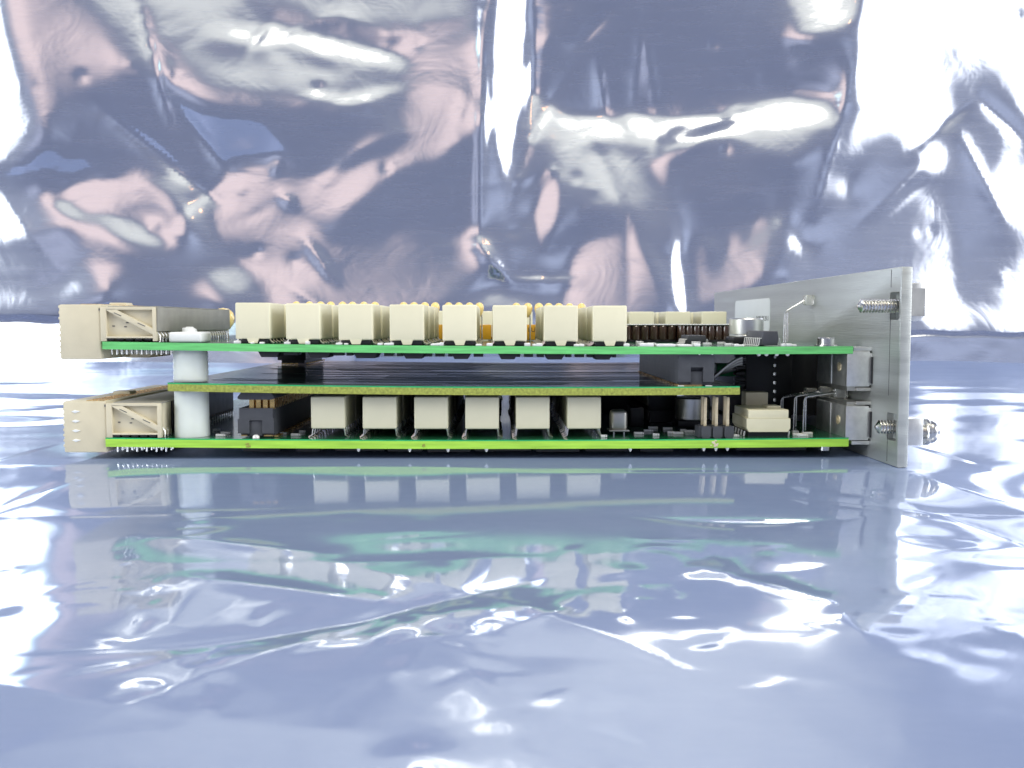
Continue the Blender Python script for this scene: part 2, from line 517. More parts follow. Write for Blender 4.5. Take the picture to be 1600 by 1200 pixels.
E_D = (0.0, -1.05, 1.15)
DARK = (0.0, -1.6, 0.10)
folds = [
    # (target, strength, softness in px of the mesh, polygon in photo pixels)
    (DARK, 1.0, 3.0, [(850, -60), (1235, -60), (1235, 80), (1140, 160), (1050, 165), (985, 150), (900, 160), (850, 120)]),
    (DARK, 1.0, 3.0, [(25, -60), (135, -60), (180, 120), (240, 160), (300, 250), (190, 265), (95, 200), (60, 120)]),
    (DARK, 1.0, 3.0, [(1050, 225), (1160, 215), (1210, 250), (1215, 330), (1110, 365), (1075, 340)]),
    (DARK, 1.0, 3.0, [(440, 170), (590, 165), (640, 230), (600, 245), (520, 245), (450, 240)]),
    (DARK, 1.0, 3.0, [(600, 260), (740, 240), (742, 350), (690, 370), (640, 340), (580, 340)]),
    (E_L, 1.0, 3.0, [(-400, -70), (10, -70), (22, 40), (55, 130), (88, 190), (78, 225), (30, 250), (-60, 255), (-400, 260)]),
    (E_L, 1.0, 2.5, [(-400, 300), (0, 310), (60, 325), (130, 352), (70, 372), (0, 384), (-400, 390)]),
    (E_L2, 1.0, 3.5, [(-400, 400), (60, 395), (120, 400), (60, 440), (-400, 440)]),
    (E_L, 1.0, 2.0, [(-400, 455), (70, 448), (130, 430), (170, 445), (175, 470), (60, 483), (-400, 482)]),
    (E_R, 1.0, 2.5, [(1330, -90), (2100, -90), (2100, 330), (1640, 260), (1570, 150), (1500, 155), (1462, 215), (1430, 235), (1325, 290), (1265, 340), (1305, 260), (1330, 170)]),
    (E_R2, 1.0, 2.5, [(1215, 430), (1260, 400), (1330, 362), (1400, 350), (1440, 300), (1480, 300), (1500, 380), (1500, 470), (1420, 520), (1215, 520)]),
    (E_R, 0.9, 2.5, [(1540, 520), (1560, 455), (1660, 430), (2100, 430), (2100, 520)]),
    (E_R2, 1.0, 2.0, [(1560, 200), (1600, 210), (1640, 330), (1570, 370), (1545, 300)]),
    (E_T, 1.0, 2.0, [(308, 45), (350, 35), (412, 14), (450, 35), (470, 28), (600, 62), (622, 70), (620, 95), (570, 92), (500, 84), (450, 62), (405, 70), (340, 60)]),
    (E_T, 1.0, 1.4, [(450, 150), (480, 130), (520, 140), (560, 130), (615, 120), (630, 128), (560, 152), (505, 168), (520, 152)]),
    (E_T, 0.9, 1.2, [(470, 92), (515, 105), (510, 118), (470, 108)]),
    (E_T, 0.9, 1.2, [(405, 75), (440, 70), (438, 90), (410, 88)]),
    (E_T, 0.9, 1.0, [(258, 85), (268, 85), (268, 118), (258, 115)]),
    (E_D, 1.0, 4.0, [(130, -40), (740, -40), (740, 10), (560, 40), (470, 12), (410, -5), (300, 30), (240, 100), (180, 120)]),
    (E_T, 1.0, 2.0, [(1232, -40), (1335, -40), (1332, 45), (1290, 55), (1236, 62)]),
    (E_T, 1.0, 2.0, [(1150, 165), (1210, 145), (1300, 152), (1292, 198), (1215, 222), (1180, 205), (1155, 190)]),
    (E_D, 1.0, 2.0, [(1160, 205), (1280, 205), (1245, 255), (1180, 240)]),
    (E_T, 1.0, 1.8, [(905, 178), (935, 165), (972, 175), (980, 205), (955, 212), (922, 212), (915, 300), (906, 250)]),
    (E_T, 1.0, 1.6, [(990, 160), (1030, 165), (1040, 200), (1012, 215), (1018, 265), (1002, 235)]),
    (E_D, 1.0, 2.5, [(920, 215), (1000, 220), (1030, 300), (1060, 385), (1035, 385), (990, 330), (925, 305)]),
    (E_T, 1.0, 1.0, [(826, 120), (845, 130), (848, 170), (838, 215), (826, 200)]),
    (E_T, 0.9, 1.0, [(920, 308), (940, 308), (950, 320), (925, 318)]),
    (E_R, 1.0, 1.2, [(768, -60), (836, -60), (822, 60), (812, 160), (795, 270), (786, 298), (780, 240), (770, 120)]),
    (E_T, 1.0, 0.8, [(746, 90), (752, 88), (756, 180), (752, 205), (744, 150)]),
    (E_P1, 1.0, 2.0, [(322, 330), (330, 270), (365, 246), (430, 241), (452, 270), (480, 268), (520, 250), (600, 250), (566, 300), (520, 340), (515, 370), (580, 375), (625, 348), (660, 370), (700, 395), (745, 368), (758, 410), (750, 440), (700, 470), (600, 500), (430, 500), (420, 440), (395, 385), (330, 365)]),
    (E_P1, 1.0, 2.0, [(590, 165), (640, 142), (715, 134), (748, 160), (740, 185), (712, 225), (682, 242), (650, 222), (625, 190)]),
    (E_P1, 1.0, 1.6, [(870, 500), (890, 420), (902, 375), (940, 362), (975, 368), (1010, 395), (1030, 440), (1050, 500)]),
    (E_P1, 1.0, 1.6, [(1078, 368), (1110, 372), (1122, 420), (1150, 352), (1165, 380), (1190, 345), (1216, 340), (1214, 395), (1185, 445), (1080, 490)]),
    (E_P1, 1.0, 1.2, [(832, 330), (850, 290), (872, 270), (880, 310), (870, 345), (850, 390), (842, 360)]),
    (E_C, 1.0, 2.0, [(100, 300), (140, 275), (200, 275), (250, 310), (290, 345), (290, 375), (250, 370), (215, 325), (160, 330), (120, 320)]),
    (E_D, 1.0, 2.0, [(165, 335), (210, 330), (260, 375), (270, 400), (210, 390), (165, 365)]),
    (E_D, 1.0, 2.0, [(320, 420), (360, 396), (388, 420), (380, 460), (350, 480), (325, 450)]),
    (E_D, 1.0, 4.0, [(330, 60), (600, 95), (640, 120), (450, 140), (420, 160), (300, 150), (290, 80)]),
    (E_D, 1.0, 2.5, [(700, 490), (740, 450), (790, 440), (840, 460), (870, 490)]),
    (E_R, 1.0, 2.0, [(1430, 470), (2100, 440), (2100, 516), (1600, 514), (1430, 518)]),
    (DARK, 1.0, 1.5, [(1328, 268), (1400, 235), (1448, 232), (1415, 275), (1340, 350), (1262, 392), (1250, 370), (1280, 335), (1330, 322)]),
]
sx0, sz0 = slopes_to(DARK)
# the flat sheet leans a little away from the lamps everywhere else
GX0, GZ0 = 0.55 * sx0, 0.35 * sz0
WGT = np.full_like(GX0, 0.13)
for E, st, soft, poly in folds:
    m_ = blur(inside(PX, PY, poly).astype(float), soft * 0.8, soft * 0.8) * st
    m_ = np.clip(m_, 0, 1)
    a, b = slopes_to(E)
    GX0 = GX0 * (1 - m_) + a * m_
    GZ0 = GZ0 * (1 - m_) + b * m_
    WGT = np.maximum(WGT, np.clip(m_ * 1.2, 0, 1))
WGT = np.where(PY < -110, 0.6, WGT)
# weighted least squares: the folds count more than the plain sheet between them
ax_, az_ = GX0, GZ0
for it in range(45):
    h = integrate(ax_, az_, 2.5, 2.5)
    hz_, hx_ = np.gradient(h, 2.5)
    ax_ = hx_ + WGT * (GX0 - hx_)
    az_ = hz_ + WGT * (GZ0 - hz_)
# creases: sharp ridges along lines (photo pixels)
for (x0, y0, x1, y1, amp, w) in [(215, 0, 262, 190, 1.2, 9), (262, 150, 345, 260, 1.0, 9), (160, 170, 330, 310, 1.4, 12),
                                 (755, 0, 748, 380, -1.6, 8), (842, 0, 830, 200, 1.2, 7), (745, 380, 800, 440, -1.5, 9),
                                 (800, 440, 900, 440, -1.0, 10), (940, 80, 955, 180, 1.0, 7), (470, 370, 520, 440, -1.0, 7),
                                 (1010, 20, 1000, 150, 0.6, 8), (1330, 100, 1270, 340, -1.0, 10), (900, 60, 960, 0, 0.6, 8),
                                 (420, 265, 428, 240, -0.7, 7), (430, 300, 455, 318, -0.9, 6), (1420, 235, 1530, 150, 1.0, 12),
                                 (1530, 150, 1600, 215, 1.0, 12), (1490, 190, 1560, 340, -0.8, 12)]:
    vx, vy = x1 - x0, y1 - y0
    t = np.clip(((PX - x0) * vx + (PY - y0) * vy) / (vx * vx + vy * vy), 0, 1)
    dd = np.hypot(PX - x0 - t * vx, PY - y0 - t * vy)
    h += 1.5 * amp * np.exp(-dd / w) * np.sin(np.clip(t, 0.05, 0.95) * math.pi) ** 0.5
# short random wrinkles of stiff film, bunched together here and there
def wrinkles(hh, AX_, AY_, n, clusters, spread, length, width, amp_):
    for k in range(n):
        c = clusters[rng.integers(len(clusters))]
        cx, cy = rng.normal(c[0], spread), rng.normal(c[1], spread * 0.8)
        a = rng.uniform(0, math.pi)
        ln, w = length * rng.uniform(0.4, 1.4), width * rng.uniform(0.6, 1.6)
        ca, sa = math.cos(a), math.sin(a)
        u = (AX_ - cx) * ca + (AY_ - cy) * sa
        v = -(AX_ - cx) * sa + (AY_ - cy) * ca + 0.15 * (u ** 2) / ln * rng.normal()
        hh += amp_ * rng.normal() * np.exp(-(u / ln) ** 2) * np.exp(-np.abs(v) / w)
    return hh


h = wrinkles(h, GXX, GZZ, 60, [(-150, 210), (-60, 200), (70, 160), (150, 170), (-190, 110), (20, 110), (170, 100), (60, 230), (-100, 80)], 40, 14, 3.0, 0.32)
h = wrinkles(h, GXX, GZZ, 22, [(-150, 100), (120, 120), (-20, 190), (230, 130)], 70, 45, 5.0, 0.7)
# dimples
for k in range(70):
    cx, cy = rng.uniform(0, 1600), rng.uniform(0, 480)
    w = rng.uniform(2.5, 7)
    h += rng.normal() * 0.28 * np.exp(-((PX - cx) ** 2 + (PY - cy) ** 2) / (2 * w * w))
ridge = blur(np.abs(soft_noise(h.shape, 20, 26)), 1.2, 1.2)
h += 0.9 * ridge + 0.45 * soft_noise(h.shape, 22, 16) + 0.13 * soft_noise(h.shape, 7, 6) + 0.03 * soft_noise(h.shape, 3, 2)
h -= h[40:180, 60:430].mean()
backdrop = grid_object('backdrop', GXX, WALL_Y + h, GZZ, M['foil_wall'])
tag(backdrop, 'crumpled bluish metallised antistatic film standing behind the circuit boards', None, kind='structure')

# the film is folded over along the foot of the backdrop
def fold(px0, px1, py_top, py_bot, Y0, E, name, label):
    xa_, xb_ = P(px0, 520, Y0).x, P(px1, 520, Y0).x
    nx_f, nz_f = 160, 24
    U, V = np.meshgrid(np.linspace(0, 1, nx_f), np.linspace(0, 1, nz_f))
    fx = xa_ + (xb_ - xa_) * U
    ztop = P((px0 + px1) / 2, py_top, Y0).z + 0.5 * np.sin(fx / 13.0) + 0.4 * np.sin(fx / 5.1 + 1)
    zbot = P((px0 + px1) / 2, py_bot, Y0).z - 8
    fz = zbot + (ztop - zbot) * V
    xm, zm2 = (xa_ + xb_) / 2, float(np.mean(fz))
    t_ = (Vector((E[0] * 1000, E[1] * 1000, E[2] * 1000)) - Vector((xm, Y0, zm2))).normalized()
    n_ = t_ + (CAM - Vector((xm, Y0, zm2))).normalized()
    fy = Y0 + (n_.x / -n_.y) * (fx - xm) + (n_.z / -n_.y) * (fz - zm2)
    fy += 0.5 * soft_noise(fx.shape, 14, 12) + 0.12 * soft_noise(fx.shape, 4, 3)
    fy += np.where(V > 0.88, (V - 0.88) * 40, 0)        # the rolled-back lip
    return tag(grid_object(name, fx, fy, fz, M['foil_wall']), label, None, kind='structure')


fold(-420, 560, 491, 560, 372, (-1.0, -0.62, 0.42), 'backdrop_fold', 'bright folded strip of film along the foot of the backdrop, left of the boards')
fold(1180, 1800, 517, 562, 368, (0.6, -1.6, 0.3), 'backdrop_fold', 'bluish folded strip of film along the foot of the backdrop, right of the boards')

# ground sheet
gx_ = np.arange(-620, 621, 2.5)
gy_ = np.arange(-330, 520, 2.0)
AX, AY = np.meshgrid(gx_, gy_)
front = 0.068 * (AY + 12)
front = np.where(AY < -12, front, 0)
rear = np.clip((AY - 120) / 280, 0, None)
base = front + np.where(AY > 120, 7 * rear ** 1.5, 0)
base = blur(base, 4, 6)
amp_f = np.clip((-AY - 8) / 80, 0, 1) ** 0.65
amp_r = np.clip((AY - 40) / 120, 0, 1)
side = np.clip((np.abs(AX + 5) - 85) / 60, 0, 1)
amp = np.maximum(np.maximum(amp_f, amp_r * 0.9), side * 0.55)
nz1 = soft_noise(AX.shape, 26, 22)
nz2 = soft_noise(AX.shape, 11, 9)
nz3 = soft_noise(AX.shape, 5, 4)
streak = soft_noise(AX.shape, 40, 6)
gz_ = base + amp * (0.55 * nz1 + 0.24 * nz2) + (0.08 + 0.04 * amp) * nz3 + 0.17 * nz2 + (amp_r + 0.3 * side) * 0.22 * streak
def resample(a, o0, d0, new, axis):
    a = np.moveaxis(a, axis, 0)
    t = np.clip((new - o0) / d0, 1, a.shape[0] - 2.001)
    i = np.floor(t).astype(int)
    f = (t - i)[:, None]
    p0, p1, p2, p3 = a[i - 1], a[i], a[i + 1], a[np.minimum(i + 2, a.shape[0] - 1)]
    r = p1 + 0.5 * f * (p2 - p0 + f * (2 * p0 - 5 * p1 + 4 * p2 - p3 + f * (3 * (p1 - p2) + p3 - p0)))
    return np.moveaxis(r, 0, axis)


# the part close to the lens needs a finer mesh
fx_ = np.concatenate([np.arange(-615, -110, 5), np.arange(-110, 110, 0.7), np.arange(110, 616, 5)])
fy_ = np.concatenate([np.arange(-325, -140, 4), np.arange(-140, -20, 0.7), np.arange(-20, 516, 2.5)])
gz_ = resample(resample(gz_, gy_[0], 2.0, fy_, 0), gx_[0], 2.5, fx_, 1)
AX, AY = np.meshgrid(fx_, fy_)
for k in range(60):
    cx, cy = rng.uniform(-100, 100), rng.uniform(-130, -50)
    w = rng.uniform(1.5, 5)
    gz_ += rng.normal() * 0.12 * np.exp(-((AX - cx) ** 2 + ((AY - cy) * 1.2) ** 2) / (2 * w * w))
for (x0, y0, x1, y1, am, w) in [(79, -14, 92, -80, 0.7, 5), (92, -80, 120, -120, 0.6, 6), (-40, -80, -15, -90, 0.35, 3), (-15, -90, 0, -120, 0.3, 3),
                                (-55, -60, -25, -70, 0.3, 3), (-12, -60, 0, -125, 0.4, 6), (25, -75, 42, -92, 0.35, 3), (42, -92, 38, -100, 0.3, 3), (-90, -70, -60, -120, 0.5, 6)]:
    vx, vy = x1 - x0, y1 - y0
    t = np.clip(((AX - x0) * vx + (AY - y0) * vy) / (vx * vx + vy * vy), 0, 1)
    dd = np.hypot(AX - x0 - t * vx, AY - y0 - t * vy)
    gz_ += am * np.exp(-(dd / w) ** 1.4) * np.sin(np.clip(t, 0.04, 0.96) * math.pi) ** 0.5
gz_ = wrinkles(gz_, AX, AY, 150, [(-55, -80), (-35, -95), (-10, -100), (10, -90), (30, -105), (45, -85), (60, -95), (0, -115), (-30, -110), (25, -75)], 9, 3.0, 0.75, 0.075)
gz_ = wrinkles(gz_, AX, AY, 26, [(-60, -80), (60, -90), (0, -110), (-100, -60), (110, -60)], 30, 24, 3.0, 0.22)
gz_ = wrinkles(gz_, AX, AY, 30, [(-160, 60), (-180, 180), (170, 80), (200, 200)], 50, 30, 4.0, 0.25)
# the card presses the sheet flat where it rests
foot = blur(((AX > -103) & (AX < 95) & (AY > -16) & (AY < 165)).astype(float), 3, 3)
gz_ = gz_ * (1 - foot) + np.minimum(gz_, 0.0) * foot
inner = (AX > -106) & (AX < 98) & (AY > -19) & (AY < 170)
gz_ = np.where(inner, np.minimum(gz_, -0.05), gz_)
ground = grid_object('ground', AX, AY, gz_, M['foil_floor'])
tag(ground, 'bluish mirror-like antistatic film spread under the circuit boards', None, kind='structure')

# ------------------------------------------------------------------ the card module
card = bpy.data.objects.new('circuit_card_module', None)
COL.objects.link(card)
tag(card, 'three stacked green circuit boards with cream relays, joined to an upright aluminium front panel', 'circuit board')
card.location = (0, 0, 0)


def fitz(pts):
    xs = [P(p, q, 0).x for p, q in pts]
    zs = [P(p, q, 0).z for p, q in pts]
    c = np.polyfit(xs, zs, 2)
    return lambda x: float(np.polyval(c, x))


zU = fitz([(165, 533.8), (330, 536.2), (500, 538.5), (800, 541), (1060, 541.5), (1330, 541)])
zM = fitz([(265, 598), (500, 602), (800, 604.5), (1150, 603.5)])
zL = fitz([(165, 684), (500, 686.3), (800, 687.3), (1100, 686.6), (1310, 683.5)])


def board(name, x0, x1, y1, zf, th, mats, notch=None):
    n = 40
    b = MB()
    bm = b.bm
    cols = []
    for i in range(n + 1):
        x = x0 + (x1 - x0) * i / n
        z = zf(x)
        cols.append([[bm.verts.new((x, y, zz)) for zz in (z - th, z - 0.28, z)] for y in (0, y1)])
    for i in range(n):
        a, c = cols[i], cols[i + 1]
        for (lo, hi, mi) in ((0, 1, 1), (1, 2, 2)):
            for k, flip in ((0, False), (1, True)):
                q = [a[k][lo], c[k][lo], c[k][hi], a[k][hi]]
                f = bm.faces.new(q[::-1] if flip else q)
                f.material_index = mi
        f = bm.faces.new([a[0][2], c[0][2], c[1][2], a[1][2]]); f.material_index = 0
        f = bm.faces.new([a[0][0], a[1][0], c[1][0], c[0][0]]); f.material_index = 0
    for c, flip in ((cols[0], True), (cols[-1], False)):
        for (lo, hi, mi) in ((0, 1, 1), (1, 2, 2)):
            q = [c[0][lo], c[1][lo], c[1][hi], c[0][hi]]
            f = bm.faces.new(q[::-1] if flip else q)
            f.material_index = mi
    for f in bm.faces:
        f.tag = True
    return b.build(name, mats, card, angle=25)


TU, TM, TL = 1.62, 1.8, 1.95
xUl, xUr = X(160, 0, 540), X(1333, 0, 545)
xLl, xLr = X(165, 0, 690), X(1326, 0, 690)
xMl, xMr = X(262, 0, 605), X(1156, 0, 610)
upper = tag(board('upper_board', xUl, xUr, 140, zU, TU, [M['mask'], M['edge_up'], M['edge_up']]), 'top board with bright green edge carrying eight front relays')
middle = tag(board('middle_board', xMl, xMr, 125, zM, TM, [M['mask_mid'], M['edge_mid'], M['mask_band']]), 'shorter middle board with rough olive edge and dark glossy top')
lower = tag(board('lower_board', xLl, xLr, 140, zL, TL, [M['mask'], M['edge_low'], M['mask_band']]), 'bottom board with lime yellow edge')

tr = MB()  # raised strips, tinted lighter to stand in for streaks of reflected light
for k in range(60):
    yy = 2 + 120 * (k + random.uniform(-.3, .3)) / 60
    xa_ = random.uniform(xMl + 3, xMr - 60)
    xb_ = min(xa_ + random.uniform(25, 90), xMr - 2)
    n_ = 12
    w_ = random.uniform(0.25, 0.7)
    rows = []
    for q in range(n_ + 1):
        x = xa_ + (xb_ - xa_) * q / n_
        z = zM(x)
        rows.append([tr.bm.verts.new((x, yy - w_ / 2 - 0.05, z)), tr.bm.verts.new((x, yy - w_ / 2, z + 0.05)), tr.bm.verts.new((x, yy + w_ / 2, z + 0.05)), tr.bm.verts.new((x, yy + w_ / 2 + 0.05, z))])
    for a, b in zip(rows, rows[1:]):
        for q in range(3):
            tr.bm.faces.new((a[q], b[q], b[q + 1], a[q + 1]))
tag(tr.build('streak_traces', M['trace'], middle), kind='stuff')
# broken-off routing tabs on the lower edge
for px, n_ in ((1118, 9), (386, 4), (668, 2)):
    nb = MB()
    for k in range(n_):
        x = X(px + random.uniform(-7, 7), 0, 692)
        z = zL(x) - random.uniform(0.35, TL - 0.3)
        w_ = random.uniform(0.12, 0.4)
        nb.box(x - w_, x + w_, -random.uniform(0.05, 0.16), 0.1, z - w_ * 0.7, z + w_ * 0.6, b=0.04)
    tag(nb.build('routing_tab_stub', M['edge_mid'] if px != 1118 else M['beige'], lower), kind='stuff')
# ---- front panel
xi = X(1410.5, -14, 412) - 0.1
PT = 2.2
PH = 40.3
pf = 153.0


def with_cut(me_obj, cutters):
    for c in cutters:
        mod = me_obj.modifiers.new('cut', 'BOOLEAN')
        mod.operation = 'DIFFERENCE'
        mod.solver = 'EXACT'
        mod.object = c
    dg = bpy.context.evaluated_depsgraph_get()
    me = bpy.data.meshes.new_from_object(me_obj.evaluated_get(dg))
    me_obj.modifiers.clear()
    me_obj.data = me
    for c in cutters:
        bpy.data.objects.remove(c)


panel = MB().box(xi, xi + PT, -14, pf, 0, PH, b=0.25).build('front_panel', M['alu'], card)
tag(panel, 'brushed aluminium front panel standing upright at the right')
zs_u, zs_l = Z(478, -11, 1395), Z(667, -11, 1395)
cutters = [MB().box(xi - 1, xi + 1.5, -13.2, -8.4, z - 2.8, z + 2.8, b=0.5).build('cutter', M['alu']) for z in (zs_u, zs_l)]
for z in (Z(575, 5, 1360), Z(660, 5, 1360)):
    pass
bpy.context.view_layer.update()
with_cut(panel, cutters)
for p in panel.data.polygons:
    p.use_smooth = True
panel.data.set_sharp_from_angle(angle=math.radians(30))
# scribed line on the inner face
MB().box(xi - 0.02, xi + 0.05, -9.05, -8.75, 0.6, 7.8).build('scribed_line', M['groove'], panel)
MB().box(xi - 0.02, xi + 0.05, -9.05, -8.8, 14.2, 31.0).build('scribed_line', M['groove'], panel)
MB().box(xi - 0.02, xi + 0.05, -9.0, -8.72, 36.4, 40.0).build('scribed_line', M['groove'], panel)


def thread(x_in, x_tip, y, z, r, pitch=0.62):
    prof = [(0.25 * r, x_tip), (0.7 * r, x_tip + 0.5)]
    x = x_tip + 0.7
    while x < x_in:
        prof += [(r, x), (r, x + pitch * 0.2), (r * 0.74, x + pitch * 0.45), (r * 0.74, x + pitch * 0.75)]
        x += pitch
    prof.append((r * 0.8, x_in))
    return prof


# upper captive screw (pushed in) and its square collar
s = MB().lathe(thread(xi + 1.4, X(1340, -11, 480), -10.8, zs_u, 1.4), (0, -10.8, zs_u), 'x', 18).build('captive_screw', M['nickel'], card, angle=20)
tag(s, 'long threaded captive screw near the top of the panel')
xo = xi + PT
c = MB().prism([(xo - 0.0, Z(443, -11, 1430)), (xo + 2.2, Z(441.5, -11, 1430)), (xo + 3.0, Z(449, -11, 1430)), (xo + 3.0, Z(494, -11, 1430)), (xo + 2.2, Z(501, -11, 1430)), (xo, Z(502, -11, 1430))], -13.3, -6.5, b=0.18).build('screw_collar', M['plate'], s)
MB().box(xo + 0.02, xo + 2.9, -13.36, -13.3, Z(494, -11, 1430), Z(451, -11, 1430)).build('collar_face', M['steel'], s)
# lower captive screw (pulled out) with head
s = MB().lathe(thread(xi + 1.4, X(1368, -11, 665), -10.8, zs_l, 1.4), (0, -10.8, zs_l), 'x', 18).build('captive_screw', M['nickel'], card, angle=20)
tag(s, 'short captive screw near the bottom of the panel, its head pulled out')
MB().box(xo, xo + 3.3, -13.2, -8.0, Z(694, -11, 1430), Z(653, -11, 1430), b=0.15).build('screw_collar', M['plate'], s)
zc = Z(675, -11, 1450)
MB().lathe([(1.45, xo + 3.2), (1.45, xo + 4.3)], (0, -10.6, zc), 'x', 24).build('shank', M['nickel'], s)
MB().lathe([(2.55, xo + 4.3), (2.75, xo + 4.5), (2.75, xo + 5.1), (2.6, xo + 5.3)], (0, -10.6, zc), 'x', 28).build('washer', M['nickel'], s)
hb = MB().lathe([(2.3, xo + 5.3), (2.4, xo + 5.9), (2.2, xo + 6.5), (1.5, xo + 7.0), (0.4, xo + 7.15)], (0, -10.6, zc), 'x', 28)
hb.box(xo + 6.9, xo + 7.2, -11.0, -10.2, zc - 1.4, zc + 1.4).box(xo + 6.9, xo + 7.2, -12.0, -9.2, zc - 0.35, zc + 0.35)
hb.build('screw_head', M['nickel'], s)

# label sticker on the inner face
def panel_y(px):
    lo, hi = -14.0, 152.0
    for _ in range(50):
        mid = (lo + hi) / 2
        d = Vector((xi, mid, 20)) - CAM
        q = 800 + F * (d.dot(_r) / d.dot(_f))
        if q > px:
            lo = mid
        else:
            hi = mid
    return (lo + hi) / 2


ya, yb = panel_y(1202), panel_y(1148)
zt, zb = Z(465.5, ya, 1200), Z(519, ya, 1200)
st = MB()
pts = []
rr = 1.6
for (cy, cz, a0) in ((ya + rr, zt - rr, 90), (yb - rr, zt - rr, 0), (yb - rr, zb + rr, 270), (ya + rr, zb + rr, 180)):
    for k in range(5):
        a = math.radians(a0 + (90 - k * 22.5))
        pts.append((cy + rr * math.cos(a), cz + rr * math.sin(a)))
va = [st.bm.verts.new((xi - 0.10, y, z)) for y, z in pts]
vb = [st.bm.verts.new((xi, y, z)) for y, z in pts]
st.bm.faces.new(va)
for i in range(len(pts)):
    st.bm.faces.new((va[i], vb[i], vb[(i + 1) % len(pts)], va[(i + 1) % len(pts)]))
bmesh.ops.recalc_face_normals(st.bm, faces=st.bm.faces)
sticker = st.build('label_sticker', M['paper'], panel)


def lettering(text, size, mat, parent, mw):
    cu = bpy.data.curves.new('lettering', 'FONT')
    cu.body = text
    cu.size = size * MM
    cu.extrude = 0.00002
    cu.align_x = 'RIGHT'
    tmp = bpy.data.objects.new('lettering_curve', cu)
    COL.objects.link(tmp)
    bpy.context.view_layer.update()
    me = bpy.data.meshes.new_from_object(tmp.evaluated_get(bpy.context.evaluated_depsgraph_get()))
    bpy.data.objects.remove(tmp)
    me.materials.clear()
    me.materials.append(mat)
    o = link('lettering', me, parent)
    o.matrix_local = mw
    return o


# reads towards the camera end: text x axis -> -y, text y axis -> z
rot = Matrix(((0, 0, -1, 0), (-1, 0, 0, 0), (0, 1, 0, 0), (0, 0, 0, 1)))
lettering('8600108 2011', 2.1, M['ink'], sticker, Matrix.Translation(Vector((xi - 0.11, ya + 0.7, Z(501, ya, 1200))) * MM) @ rot @ Matrix.Diagonal((1.15, 1, 1, 1)))

